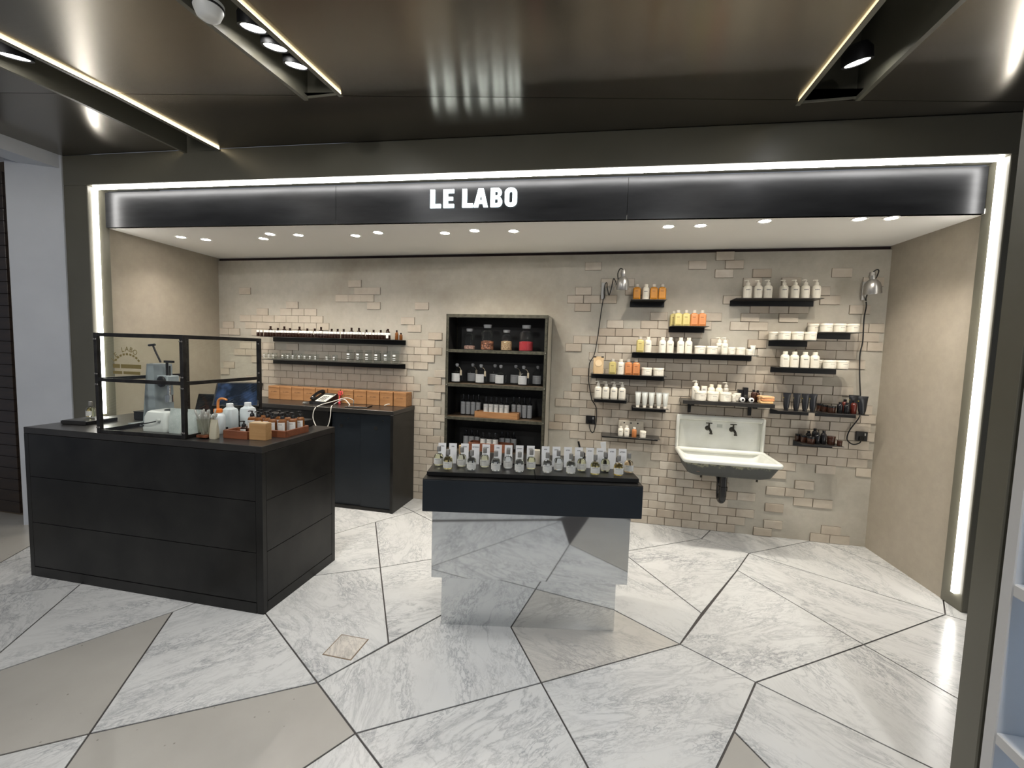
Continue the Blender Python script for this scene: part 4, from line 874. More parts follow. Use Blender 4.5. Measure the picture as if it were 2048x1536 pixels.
part('cord', MB().tube(spline([(.04, -.088, .07), (.02, -.10, .066), (-.03, -.11, .055), (-.08, -.10, .052), (-.105, -.06, .03), (-.11, -.02, .01)], 5), .0035, 6).mesh('printer_cord', BLACK, True), PT)
part('plug', MB().lathe([(.011, 0), (.009, .016), (.0001, .017)], 12).xf(Matrix.Translation((.042, -.083, .075)) @ Matrix.Rotation(PI / 2, 4, 'X')).mesh('printer_plug', P('plug_white', (.6, .62, .6), .4), True), PT)
BAGW = varied('crinkled_white_film', (.52, .58, .56), (.66, .70, .68), .4, 0, 40, .8)
for i, (x, y, w) in enumerate(((-2.635, 2.23, .05), (-2.505, 2.235, .05))):
    pouch(x, y, ZT, w * 2, .155, .05, ('crinkled white packet left of the screen corner post', 'crinkled white packet right of the screen corner post')[i], BAGW, 'white_packet')
def cup(x, y, h, r0, r1, label, fill):
    t = thing('plastic_cup', label, 'cup', (x, y, ZT), 0)
    part('wall', MB().lathe([(r0 * .3, .001), (r0 * .97, .001), (r0, .003), (r1, h), (r1 * .97, h), (r0 * .95, .006), (r0 * .3, .004)], 24).mesh('cup_wall', CLEARD, True), t)
    return t
PIP = P('clear_pipette_plastic', (.66, .66, .60), .2, 0, Transmission_Weight=.5)
CU = cup(-2.352, 2.165, .12, .036, .046, 'clear plastic cup packed with pipettes in front of the screen corner', None)
part('coaster', MB().cbox(-.034, .034, -.034, .034, .006, .022, .002).mesh('cup_filler', WOODR), CU)
rg = random.Random(5)
for k in range(22):
    a = rg.uniform(0, 2 * PI); r1_ = rg.uniform(.005, .026); r2_ = rg.uniform(.02, .058); hh = rg.uniform(.14, .175); a2 = a + rg.uniform(-.3, .3)
    p0 = (r1_ * math.cos(a), r1_ * math.sin(a), .024); q0 = Vector((r2_ * math.cos(a2), r2_ * math.sin(a2), hh)); d0 = Vector(p0)
    part('pipette', MB().tube([p0, d0.lerp(q0, .5), d0.lerp(q0, .8), d0.lerp(q0, .84), d0.lerp(q0, .97), tuple(q0)], [.002, .0028, .003, .0055, .006, .003], 7).mesh('pipette', PIP, True), CU)
BAGC = P('translucent_cream_film', (.62, .58, .44), .35, 0, Transmission_Weight=.35)
pouch(-2.29, 2.165, ZT, .05, .115, .035, 'cream translucent packet leaning beside the pipette cup', BAGC, 'cream_packet')
WBT = thing('wash_bottle', 'white wash bottle with bent orange spout on the counter', 'bottle', (-2.40, 2.30, ZT))
HDPE = P('milky_polyethylene', (.62, .68, .69), .38)
part('body', MB().lathe([(.036, 0), (.039, .004), (.039, .11), (.034, .122), (.022, .13), (.022, .135)], 24).mesh('wash_body', HDPE, True), WBT)
part('red_print', arc_label(.039, .07, .105, 1.0, printmat('red_print_on_white', (.66, .68, .68), (.55, .10, .08), .9)), WBT)
ORG = P('orange_plastic', (.80, .20, .02), .35)
cp = part('cap', MB().lathe([(.025, .135), (.025, .155), (.02, .158), (.009, .159)], 22).mesh('wash_cap', ORG, True), WBT)
part('spout', MB().tube(spline([(0, 0, .157), (0, 0, .19), (.006, 0, .212), (.026, 0, .224), (.05, 0, .222), (.068, 0, .217)], 5), [.008] * 15 + [.007] * 6 + [.006] * 5, 10).mesh('wash_spout', P('faded_orange_plastic', (.68, .26, .07), .4), True), cp)
for i, (x, y) in enumerate(((-2.452, 2.44), (-2.395, 2.53))):
    t = thing('plastic_bottle', ('nearer', 'farther')[i] + ' milky square bottle with white cap behind the wash bottle', 'bottle', (x, y, ZT), .1, 'milky plastic bottles')
    part('body', MB().loft([[(p[0] * s, p[1] * s, z) for p in rrect(-.038, -.038, .038, .038, .012)] for s, z in ((.95, 0), (1, .004), (1, .12), (.9, .135), (.55, .145), (.5, .15))]).mesh('plastic_body', HDPE, True), t)
    part('cap', MB().lathe([(.021, .15), (.021, .172), (.019, .174)], 20).mesh('plastic_cap', P('white_screw_cap', (.72, .75, .75), .4), True), t)
# monitors
def monitor(loc, w, h, rz, tilt, label, name, screen):
    t = thing(name, label, 'monitor', loc, rz)
    part('stand', MB().cbox(-.06, .06, -.05, .07, 0, .012, .003).lathe([(.016, .012), (.014, .10)], 14, 0, .035).mesh('monitor_stand', BLACK, True), t)
    Mx = Matrix.Translation((0, .0, .05 + h / 2 * math.cos(tilt))) @ Matrix.Rotation(-tilt, 4, 'X')
    b = part('casing', MB().cbox(-w / 2, w / 2, -.012, .012, -h / 2, h / 2, .003).xf(Mx).mesh('monitor_casing', BLACK), t)
    part('display', MB().box(-w / 2 + .012, w / 2 - .012, -.0132, -.0124, -h / 2 + .012, h / 2 - .012).xf(Mx).mesh('monitor_display', screen), b)
def screenmat():
    m = NT('dim_blue_screen'); v = m.coord('Object'); f = m.noise(v, 9, 3); m.set(Base_Color=(.01, .012, .016, 1), Roughness=.12)
    m.l(m.ramp(f, [(.45, (.006, .010, .018)), (.62, (.03, .055, .12)), (.7, (.05, .08, .16))]), m.b.inputs['Emission Color']); m.b.inputs['Emission Strength'].default_value = 1.0; return m.m
SCR = screenmat()
monitor((-2.60, 2.66, ZT + .07), .30, .19, .42, .5, 'tilted black touch screen behind the white bottles on the counter', 'touch_monitor', SCR)
monitor((-2.80, 2.60, ZT), .16, .16, .2, .35, 'small dark customer display behind the glass screen', 'customer_display', P('dark_screen_glass', (.01, .011, .013), .15))
mm = thing('monitor_riser', 'low black box under the tilted touch screen', 'riser', (-2.60, 2.66, ZT)); part('box', MB().cbox(-.11, .11, -.08, .085, 0, .0698, .003).mesh('riser_box', BLACK), mm); part('slot', MB().box(-.08, .08, -.0806, -.0801, .02, .03).mesh('riser_slot', STEELTOP), mm)
cd = thing('card_terminal', 'black box at the counter rear beside the screen post', 'terminal', (-2.21, 2.69, ZT), 0)
part('box', MB().cbox(-.16, .16, -.04, .06, 0, .05, .004).mesh('terminal_box', BLACK), cd); part('lid', MB().cbox(-.158, -.06, -.035, .055, .0502, .085, .004).mesh('terminal_lid', BLACK), cd)
# wooden trays with amber pump bottles
def tray(x, y, w, d, h, rz, label, mat=WOODR, floor=.006, name='wooden_tray', z=ZT):
    t = thing(name, label, 'tray', (x, y, z), rz)
    part('bottom', MB().box(-w / 2, w / 2, -d / 2, d / 2, 0, floor).mesh('tray_bottom', mat), t)
    for s in (-1, 1):
        part('long_side', MB().cbox(-w / 2, w / 2, s * d / 2 - .007, s * d / 2 + .007, .0, h, .001).mesh('tray_side', mat), t)
        part('short_side', MB().cbox(s * w / 2 - .007, s * w / 2 + .007, -d / 2 + .0071, d / 2 - .0071, .0, h, .001).mesh('tray_end', mat), t)
    return t
tray(-2.178, 2.255, .165, .10, .048, .03, 'small red-brown wooden tray with one amber pump bottle, left of the block')
tray(-2.105, 2.43, .345, .215, .042, .03, 'large red-brown wooden tray filled with amber pump bottles on the counter')
WB2 = thing('wooden_block', 'square light wooden box standing in front of the pump bottles', 'box', (-2.032, 2.238, ZT), .06)
part('body', MB().cbox(-.055, .055, -.026, .026, 0, .098, .001).mesh('block_body', WOODL), WB2); part('lid', MB().cbox(-.0545, .0545, -.0255, .0255, .0982, .104, .001).mesh('block_lid', P('pale_wood_edge', (.42, .30, .17), .6)), WB2)
PUMPB = P('black_pump_plastic', (.006, .006, .006), .28)
PL = [(-2.245, 2.405), (-2.185, 2.395), (-2.125, 2.405), (-2.065, 2.375), (-2.005, 2.39), (-1.968, 2.44), (-2.235, 2.475), (-2.165, 2.475), (-2.10, 2.48), (-2.03, 2.47), (-1.965, 2.505)]
for i, (x, y) in enumerate(PL):
    bottle_pump(x, y, ZT + .0065, 'amber bottle with black pump in the large counter tray, %s of the group' % nth(i), 'amber pump bottles in the large tray', AMBERL, PR_PAPER, PUMPB, .026, .098, .85, .2, True, 'amber_pump_bottle')
bottle_pump(-2.165, 2.255, ZT + .0065, 'single small amber bottle with black top in the small tray', None, AMBERG, PR_PAPER, PUMPB, .020, .060, .8, .2, True, 'amber_pump_bottle')
# tester at the left end
tp = thing('tester_plate', 'black display slab under the perfume tester at the left counter end', 'display slab', (-3.47, 2.30, ZT), .08)
part('slab', MB().cbox(-.10, .09, -.09, .12, 0, .026, .003).mesh('tester_slab', BLACK), tp); part('edge', MB().cbox(-.102, .092, -.092, -.0905, 0.002, .024, .0005).mesh('tester_edge', STEELTOP), tp)
bk = thing('black_box', 'small black box behind the perfume tester beside the screen post', 'box', (-3.29, 2.55, ZT), 0); part('body', MB().cbox(-.07, .07, -.04, .04, 0, .05, .003).mesh('bb', BLACK), bk); part('lid', MB().cbox(-.071, .071, -.041, .041, .0502, .06, .002).mesh('bbl', BLACK), bk)

# ------------------------------------------------------------------ perfume bottles
LIQ = {}
def liquid(col):
    if col not in LIQ:
        m = NT('perfume_liquid'); m.set(Base_Color=(*col, 1), Roughness=0.0, Transmission_Weight=1.0, IOR=1.36); LIQ[col] = m.m
    return LIQ[col]
CAPG = varied('grey_matte_cap', (.17, .165, .155), (.22, .215, .20), .45, .2, 20)
def perfume(loc, rz, col, label, group):
    t = thing('perfume_bottle', label, 'perfume bottle', loc, rz, group)
    r = .0268
    part('glass', M_(('pg',), lambda: MB().lathe([(r * .9, 0), (r, .002), (r, .052), (r * .97, .060), (r * .85, .069), (r * .62, .076), (.0105, .080), (.0098, .086)], 26).mesh('perfume_glass', CLEAR, True)), t)
    part('liquid', M_(('pq', col), lambda: MB().lathe([(.006, .0085), (r * .90, .0095), (r * .93, .013), (r * .93, .051), (r * .90, .0585), (r * .78, .067), (r * .55, .0735), (.004, .0745)], 26).mesh('perfume_liquid', liquid(col), True)), t)
    part('cap', M_(('pcap',), lambda: MB().lathe([(.0112, .0862), (.0112, .114), (.0106, .115)], 20).mesh('perfume_cap', CAPG, True)), t)
    part('label', M_(('plab',), lambda: arc_label(r, .017, .051, 1.15, PR_PAPER, 14)), t)
    return t
perfume((-3.50, 2.335, ZT + .0265), 0, (.93, .88, .55), 'single perfume bottle standing on the black slab at the left counter end', None)

# ------------------------------------------------------------------ mirror table with perfumes
TA = math.radians(11.2)
TAB = thing('mirror_table', 'dark table top on stepped mirror base in the middle of the floor', 'table', (-.3835, 2.3557, 0), TA)
part('lower_base', MB().cbox(-.4905, .4905, 0, .42, 0, .30, .001).mesh('mirror_lower', MIRROR), TAB)
part('upper_base', MB().cbox(-.541, .541, -.047, .467, .3002, .695, .001).mesh('mirror_upper', MIRROR), TAB)
part('table_top', MB().cbox(-.584, .584, -.107, .527, .6955, .87, .003).mesh('table_top', NAVY), TAB)
part('top_plate', MB().cbox(-.5835, .5835, -.1065, .5265, .8702, .874, .0008).mesh('table_plate', STEEL), TAB)
def tw(u, v, z): return (-.3835 + u * math.cos(TA) - v * math.sin(TA), 2.3557 + u * math.sin(TA) + v * math.cos(TA), z)
for i, (u0, u1) in enumerate(((-.572, .0125), (.0155, .572))):
    t = thing('display_tray', ('left', 'right')[i] + ' half of the dark steel tray carrying the perfume bottles', 'tray', tw((u0 + u1) / 2, .045, .8742), TA, 'tray halves on the mirror table'); w = (u1 - u0) / 2
    part('plate', MB().cbox(-w, w, -.105, .10, .004, .026, .001).mesh('tray_plate', STEEL), t); part('foot', MB().box(-w + .02, w - .02, -.09, .085, 0, .004).mesh('tray_foot', BLACK), t)
    part('back_lip', MB().cbox(-w, w, .094, .10, .0262, .034, .0005).mesh('tray_lip', STEEL), t)
BP = [(-.529, .055), (-.465, -.015), (-.398, .05), (-.334, -.017), (-.268, .052), (-.201, -.018), (-.136, .045), (-.072, -.022), (-.006, .045), (.081, -.016), (.146, .043), (.209, -.02), (.277, .045), (.341, -.021), (.41, .052), (.467, -.026), (.539, .043)]
PC = [(.95, .90, .60), (.95, .80, .38), (.96, .93, .74), (.93, .93, .90), (.95, .91, .66), (.95, .95, .94), (.95, .95, .95), (.95, .95, .95), (.95, .90, .58), (.94, .93, .92), (.95, .95, .95), (.92, .91, .86), (.95, .90, .60), (.92, .78, .30), (.94, .91, .62), (.95, .70, .16), (.95, .76, .52)]
for i, ((u, v), c) in enumerate(zip(BP, PC)):
    perfume(tw(u, v, .9004), TA - .05, c, 'round-shouldered perfume bottle with grey cap on the mirror table, %s from the left' % nth(i), 'perfume bottles on the mirror table')
CP = [-.525, -.462, -.392, -.329, -.268, -.199, -.137, -.073, -.008, .078, .141, .208, .271, .335, .396, .463, .524]
cardm = MB().loft([[(-.0225, -.0006, 0), (.0225, -.0006, 0), (.0225, .0006, 0), (-.0225, .0006, 0)], [(-.0225, .0084, .117), (.0225, .0084, .117), (.0225, .0096, .117), (-.0225, .0096, .117)]]).mesh('card_sheet', P('white_card', (.80, .80, .80), .6))
def cardprint():
    m = NT('card_title_print'); c = m.n('ShaderNodeTexCoord'); f = m.noise(m.coord('Generated', (18, 1, 2)), 1.0, 2); m.color(m.mix(m.math('GREATER_THAN', f, .47), (.8, .8, .8), (.06, .06, .06))); m.set(Roughness=.6); return m.m
cpm = cardprint()
for i, u in enumerate(CP):
    t = thing('name_card', 'white upright name card behind the perfume bottles, %s from the left' % nth(i), 'card', tw(u, .128, .9003), TA, 'name cards on the mirror table')
    part('sheet', cardm, t)
    w = (.012, .008, .012, .020, .016, .009, .011, .016, .012, .009, .012, .012, .010, .012, .014, .012, .016)[i]
    part('print', MB().box(-w, w, -.0004, 0, -.003, .003).mesh('card_print', cpm), t, (0, .0071, .099), (-.077, 0, 0))
for i, (u, v) in enumerate(((.30, .22), (.435, .215))):
    t = thing('blotter_holder', ('left', 'right')[i] + ' small black holder behind the name cards on the mirror table', 'holder', tw(u, v, .8742), TA, 'blotter holders'); 
    part('cup', MB().cbox(-.02, .02, -.015, .015, 0, .095, .002).mesh('holder_cup', BLACK), t)
    for k in range(4 if i else 1): part('blotter', MB().cbox(-.006, .006, -.0005, .0005, .0, .07, .0002).xf(Matrix.Translation((-.006 + k * .004, -.004 + k * .003, .0955)) @ Matrix.Rotation(-.25 + k * .06, 4, 'Y')).mesh('blotter', P('blotter_paper', (.78, .78, .76), .7) if i else BLACK), t)
for i, (u, v) in enumerate(((-.42, .24), (-.13, .25), (.03, .23))):
    t = thing('table_carton', ('tan', 'tall clear', 'small cream')[i] + ' item standing behind the name cards on the mirror table', ('box', 'vial', 'box')[i], tw(u, v, .8742), TA)
    if i == 1: part('glass', MB().lathe([(.013, 0), (.014, .1), (.008, .115), (.008, .135)], 16).mesh('vial_glass', CLEAR, True), t); part('stopper', MB().lathe([(.007, .1352), (.009, .15), (.006, .156)], 14).mesh('vial_stop', CLEAR, True), t)
    else: part('box', MB().cbox(-.02, .02, -.012, .012, 0, .10 if i == 0 else .09, .001).mesh('tb', (KRAFT, CREAM2, CREAM2)[i]), t); part('lid', MB().cbox(-.0205, .0205, -.0125, .0125, .1002 if i == 0 else .0902, .11 if i == 0 else .1, .001).mesh('tl', (KRAFT, CREAM2, CREAM2)[i]), t)
# ------------------------------------------------------------------ metal bookcase and contents
BK = thing('metal_bookcase', 'tall open black metal bookcase against the middle of the back wall', 'bookcase', (-1.0, 3.84, 0))
WORN = varied('worn_olive_steel', (.030, .029, .020), (.10, .095, .068), .5, .5, 26, .15)
BW, BD, BH = .4705, .318, 1.886
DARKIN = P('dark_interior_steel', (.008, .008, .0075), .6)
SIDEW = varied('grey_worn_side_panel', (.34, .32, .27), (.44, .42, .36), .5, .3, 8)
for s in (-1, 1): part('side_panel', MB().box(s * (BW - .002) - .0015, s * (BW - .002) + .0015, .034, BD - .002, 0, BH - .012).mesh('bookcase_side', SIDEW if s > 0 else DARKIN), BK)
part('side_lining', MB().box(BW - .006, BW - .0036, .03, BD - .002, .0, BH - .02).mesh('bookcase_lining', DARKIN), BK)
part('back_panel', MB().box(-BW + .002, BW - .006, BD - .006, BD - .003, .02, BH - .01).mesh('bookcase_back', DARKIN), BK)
part('top', MB().cbox(-BW, BW, 0, BD, BH - .01, BH, .001).mesh('bookcase_top', SIDEW), BK)
part('top_rail', MB().cbox(-BW, BW, -.002, .004, BH - .03, BH - .0005, .001).mesh('bookcase_rail', WORN), BK)
for s in (-1, 1):
    for y0, y1 in ((0, .032), (BD - .032, BD)):
        p = part('upright', MB().cbox(min(s * BW, s * (BW - .004)), max(s * BW, s * (BW - .004)), y0, y1, 0, BH - .011, .0008).cbox(min(s * BW, s * (BW - .026)), max(s * BW, s * (BW - .026)), y0 if y0 == 0 else y1 - .004, y0 + .004 if y0 == 0 else y1, 0, BH - .011, .0008).mesh('upright', WORN), BK)
        if y0 == 0:
            for k in range(34): part('slot_hole', M_(('hole',), lambda: MB().lathe([(.0001, -.0002), (.0028, -.0002)], 8).xf(Matrix.Rotation(PI / 2, 4, 'X')).mesh('slot_hole', P('hole_shadow', (.002, .002, .002), .9))), p, (s * (BW - .013), -.0003, .08 + k * .0525))
SZ = [1.565, 1.25, .942, .63, .315]
for z in SZ:
    b = part('shelf_board', MB().cbox(-BW + .005, BW - .007, .004, BD - .007, z - .006, z, .001).mesh('bookcase_shelf', varied('shelf_brown_wear', (.05, .034, .02), (.10, .07, .042), .5, .2, 9)), BK)
    part('shelf_lip', MB().cbox(-BW + .004, BW - .004, -.001, .0038, z - .028, z, .0008).mesh('shelf_lip', WORN), b)
    for s in (-1, 1): part('bolt', MB().lathe([(.006, 0), (.005, .004), (.0001, .005)], 10).xf(Matrix.Translation((s * (BW - .013), -.001, z - .014)) @ Matrix.Rotation(PI / 2, 4, 'X')).mesh('bolt', P('bolt_steel', (.25, .24, .2), .4, .7), True), b)
STOP = P('frosted_stopper', (.36, .37, .38), .4)
def apothecary(x, y, z, r, h, label, fill, fh):
    t = thing('apothecary_jar', label, 'jar', (x, y, z), 0, 'jars on the top bookcase shelf')
    part('glass', MB().lathe([(r * .9, 0), (r, .004), (r, h * .66), (r * .9, h * .73), (r * .55, h * .78), (r * .52, h * .86), (r * .62, h * .87)], 26).mesh('apothecary_glass', CLEAR, True), t)
    part('stopper', MB().lathe([(r * .56, h * .87), (r * .62, h * .985), (r * .58, h)], 22).mesh('apothecary_stopper', STOP, True), t)
    f = part('contents', MB().lathe([(r * .85, .004), (r * .95, .007), (r * .95, fh * .96), (r * .5, fh * 1.02), (.0001, fh)], 24).mesh('jar_contents', fill, True), t)
    return t
def grain(name, a, b, sc): 
    m = NT(name); v = m.coord('Object'); vo = m.n('ShaderNodeTexVoronoi'); vo.inputs['Scale'].default_value = sc; m.l(v, vo.inputs['Vector']); m.color(m.ramp(vo.outputs['Distance'], [(.0, b), (.6, a)])); m.set(Roughness=.6); m.bump(vo.outputs['Distance'], .8, .01); return m.m
apothecary(-1.278, 3.95, 1.565, .052, .195, 'glass jar with pale pink grains, leftmost on the top bookcase shelf', grain('pink_grains', (.20, .11, .09), (.62, .44, .36), 140), .038)
apothecary(-1.105, 3.95, 1.565, .062, .235, 'tall glass jar half full of reddish bark pieces in the bookcase', grain('red_bark', (.10, .035, .018), (.42, .17, .08), 55), .085)
apothecary(-.923, 3.95, 1.565, .053, .190, 'glass jar half full of tan seeds in the bookcase', grain('tan_seeds', (.22, .14, .07), (.62, .47, .28), 150), .088)
apothecary(-.739, 3.95, 1.565, .066, .235, 'tall glass jar half full of bright red powder in the bookcase', grain('red_powder', (.36, .012, .022), (.62, .03, .05), 300), .088)
TAGP = P('tan_paper_tag', (.30, .26, .19), .7)
def flagon(x, y, z, label, tagside):
    t = thing('glass_flagon', label, 'bottle', (x, y, z), random.Random(x).uniform(-.1, .1), 'stoppered bottles on the second bookcase shelf'); r = .052
    part('glass', M_(('fg',), lambda: MB().lathe([(r * .9, 0), (r, .004), (r, .088), (r * .93, .105), (r * .7, .122), (r * .32, .134), (.012, .142), (.012, .152), (.017, .154)], 26).mesh('flagon_glass', CLEAR, True)), t)
    part('stopper', M_(('fs',), lambda: MB().lathe([(.010, .154), (.013, .160), (.017, .172), (.012, .182), (.0001, .184)], 18).mesh('flagon_stopper', STOP, True)), t)
    part('label', M_(('flb',), lambda: arc_label(r, .016, .092, .85, PR_GREY)), t)
    if tagside: part('tag', M_(('ftag',), lambda: MB().tube(spline([(.013, -.013, .150), (.035, -.03, .148), (.055, -.04, .12)], 4), .0016, 5).box(.046, .064, -.047, -.045, .075, .122).mesh('flagon_tag', TAGP)), t)
for i, (x, tg) in enumerate(((-1.386, 1), (-1.152, 1), (-.9626, 0), (-.7484, 1))): flagon(x, 3.925, 1.25, 'clear stoppered bottle with grey label, front row of second bookcase shelf, %s from left' % nth(i), tg)
for i, (x, tg) in enumerate(((-1.277, 1), (-1.055, 0), (-.852, 1), (-.640, 0))): flagon(x, 4.065, 1.25, 'clear stoppered bottle with grey label, back row of second bookcase shelf, %s from left' % nth(i), tg)
def dark_bottle(x, y, z, h, r, label, group, mat=PR_GREY):
    t = thing('dark_bottle', label, 'bottle', (x, y, z), 0, group)
    part('body', M_(('db', r, h), lambda: MB().lathe([(r * .92, 0), (r, .002), (r, h * .64), (r * .8, h * .70), (r * .4, h * .74), (r * .4, h * .76)], 18).mesh('dark_body', BLACKG, True)), t)
    part('spray_cap', M_(('dc', r, h), lambda: MB().lathe([(r * .45, h * .76), (r * .45, h * .98), (r * .38, h)], 14).mesh('dark_cap', BLACKG, True)), t)
    part('label', M_(('dl', r, h, mat.name), lambda: arc_label(r, h * .03, h * .635, 1.45, mat, 14)), t)
PR_GREY2 = printmat('lit_grey_label', (.62, .62, .59), (.25, .25, .25), .3)  # paler copy of the grey label, with bright light put into the paper colour
def bx3(px, y): return ((px - 1215) * .004583 + .0207) * y / 3.8
for i, px in enumerate((932, 942.5, 953, 963.5)): dark_bottle(bx3(px, 4.02), 4.02, .942, .195, .0225, 'slim grey-labelled bottle left of the tray on the third bookcase shelf, %s from left' % nth(i), 'slim bottles left of the bookcase tray')
for i, px in enumerate((1034.5, 1045.5, 1056, 1066.5)): dark_bottle(bx3(px, 4.00), 4.00, .942, .195, .0225, 'slim grey-labelled bottle right of the tray on the third bookcase shelf, %s from left' % nth(i), 'slim bottles right of the bookcase tray')
tray(-.985, 3.93, .405, .10, .055, 0, 'long brown wooden tray of five bottles on the third bookcase shelf', WOOD, .006, 'wooden_tray', .9425)
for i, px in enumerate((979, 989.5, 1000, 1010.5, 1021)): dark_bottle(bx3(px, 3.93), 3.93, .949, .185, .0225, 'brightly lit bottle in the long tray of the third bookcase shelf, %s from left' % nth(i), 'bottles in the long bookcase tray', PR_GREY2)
for i, px in enumerate((939.5, 951, 963)): dark_bottle(bx3(px, 4.02), 4.02, .63, .165, .026, 'grey-labelled bottle left of the trays on the fourth bookcase shelf, %s from left' % nth(i), 'bottles left on the fourth bookcase shelf')
for i, px in enumerate((1013, 1025, 1037)): dark_bottle(bx3(px, 4.04), 4.04, .63, .165, .026, 'grey-labelled bottle right of the trays on the fourth bookcase shelf, %s from left' % nth(i), 'bottles right on the fourth bookcase shelf')
tray(-1.035, 3.915, .40, .11, .075, 0, 'reddish wooden tray of three bottles on the fourth bookcase shelf', WOODR, .006, 'wooden_tray', .6305)
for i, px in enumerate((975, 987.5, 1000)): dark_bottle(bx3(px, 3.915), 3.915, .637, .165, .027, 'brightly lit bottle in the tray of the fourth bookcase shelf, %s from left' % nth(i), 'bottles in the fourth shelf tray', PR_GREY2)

# ------------------------------------------------------------------ sink
SK = thing('wall_sink', 'old white enamel wall sink with chipped grey-green underside', 'sink', (.985, YB - .012, 0))
def enamel():
    m = NT('worn_white_enamel'); v = m.coord('Object'); f = m.noise(v, 5, 5); g = m.noise(v, 2.2, 3)
    m.color(m.mix(m.ramp(g, [(.5, (0, 0, 0)), (.8, (.5, .5, .5))]), m.ramp(f, [(.35, (.64, .65, .60)), (.7, (.74, .75, .71))]), (.56, .54, .42))); m.set(Roughness=.2); return m.m
def chipped():
    m = NT('chipped_grey_green_iron'); v = m.coord('Object'); f = m.noise(v, 16, 7, .7); s = m.n('ShaderNodeSeparateXYZ'); m.l(v, s.inputs[0])
    k = m.math('ADD', m.math('MULTIPLY', m.math('SUBTRACT', s.outputs[2], .66), 9.0), m.math('MULTIPLY', m.math('SUBTRACT', f, .5), 1.6))
    m.color(m.ramp(k, [(.30, (.055, .058, .055)), (.42, (.075, .078, .072)), (.47, (.20, .20, .13)), (.7, (.27, .27, .19))])); m.set(Roughness=.55); m.bump(f, .4, .004); return m.m
EN = enamel()
SW = .366
part('splash_back', MB().cbox(-SW + .005, SW - .012, -.018, 0, .72, 1.043, .006).mesh('sink_splash', EN, True), SK)
part('splash_lip', MB().cbox(-SW, SW - .006, -.042, .0, 1.0, 1.047, .012).mesh('sink_lip', EN, True), SK)
for s, x in ((-1, -SW + .0), (1, SW - .034)): part('splash_side', MB().cbox(x, x + .028, -.05, 0, .735, 1.046, .01).mesh('sink_edge', EN, True), SK)
YF = -.50
def ringq(x0, x1, y0, y1, r, z): return [(p[0], p[1], z) for p in rrect(x0, y0, x1, y1, r)]
bas = MB().loft([ringq(-SW + .005, SW - .005, YF + .004, -.004, .03, .742), ringq(-SW + .035, SW - .035, YF + .035, -.02, .04, .742), ringq(-SW + .05, SW - .05, YF + .05, -.024, .05, .72), ringq(-SW + .085, SW - .085, YF + .10, -.06, .06, .625), ringq(-SW + .2, SW - .2, YF + .2, -.2, .06, .615)], False)
n0 = len(bas.v); bas.f.append(tuple(range(n0 - 28, n0)))
part('basin', bas.mesh('sink_basin', EN, True), SK)
rim = [Vector(p) for p in ringq(-SW + .016, SW - .016, YF + .016, -.03, .035, .738)]
part('rim', MB().tube([tuple(p) for p in rim[0:] + rim[:2]], .020, 12, False).mesh('sink_rim', EN, True), SK)
und = MB().loft([ringq(-SW + .012, SW - .012, YF + .012, -.004, .04, .735), ringq(-SW + .055, SW - .055, YF + .075, -.01, .05, .62), ringq(-SW + .10, SW - .10, YF + .12, -.03, .05, .598)], False)
n0 = len(und.v); und.f.append(tuple(range(n0 - 28, n0)))
part('underside', und.mesh('sink_underside', chipped(), True), SK)
DB = P('dark_aged_bronze', (.045, .042, .034), .38, .6)
for x in (-.10, .098):
    tpp = part('tap', MB().lathe([(.022, 0), (.018, .008), (.011, .012), (.011, .03)], 16).xf(Matrix.Translation((x, -.018, .935)) @ Matrix.Rotation(PI / 2, 4, 'X')).tube(spline([(x, -.045, .937), (x + .006, -.065, .934), (x + .014, -.08, .918), (x + .016, -.083, .900)], 4), [.011] * 5 + [.010] * 8, 12).lathe([(.0135, 0), (.0135, .01)], 12, x + .016, -.083, .892).mesh('sink_tap', DB, True), SK)
    part('tap_handle', MB().lathe([(.009, 0), (.007, .03), (.005, .04)], 12, x + .004, -.05, .943).tube([(x - .022, -.05, .984), (x + .03, -.05, .984)], .0045, 8).tube([(x + .004, -.07, .984), (x + .004, -.03, .984)], .0045, 8).mesh('tap_handle', DB, True), tpp)
part('stamp', MB().box(-.025, .02, -.0186, -.0181, .945, .975).mesh('sink_stamp', P('faint_grey_stamp', (.42, .44, .40), .5)), SK)
part('drain_pipe', MB().lathe([(.045, .575), (.045, .598)], 18, .0, -.25).lathe([(.03, .40), (.03, .575)], 18, .0, -.25).tube(spline([(.0, -.25, .42), (.0, -.245, .375), (.0, -.20, .352), (.0, -.155, .375), (.0, -.15, .45), (.0, -.15, .50), (0, -.12, .53), (0, -.06, .535), (0, -.012, .535)], 4), .028, 14).lathe([(.036, .455), (.036, .485)], 18, 0, -.25).mesh('drain_pipe', BLACKG, True), SK)
part('bracket', MB().cbox(-.05, .05, -.29, -.03, .575, .60, .004).mesh('sink_bracket', BLACKMAT), SK)
for x in (-.2, .22): part('lug', MB().lathe([(.008, .575), (.008, .60)], 10, x, -.36).mesh('sink_lug', DB, True), SK)
for i, (x, y, z, c) in enumerate(((.745, 3.735, .637, (.72, .28, .16)), (.77, 3.74, .637, (.70, .42, .28)), (.758, 3.738, .6725, (.74, .58, .42)))):
    t = thing('soap_piece', ('orange', 'peach', 'pale')[i] + ' small soap piece lying in the left corner of the sink', 'soap', (x, y, z), .3 * i)
    part('piece', MB().cbox(-.018, .018, -.014, .014, 0, .035 if i < 2 else .022, .006).mesh('soap_piece', P('soap_piece_%d' % i, c, .45), True), t)

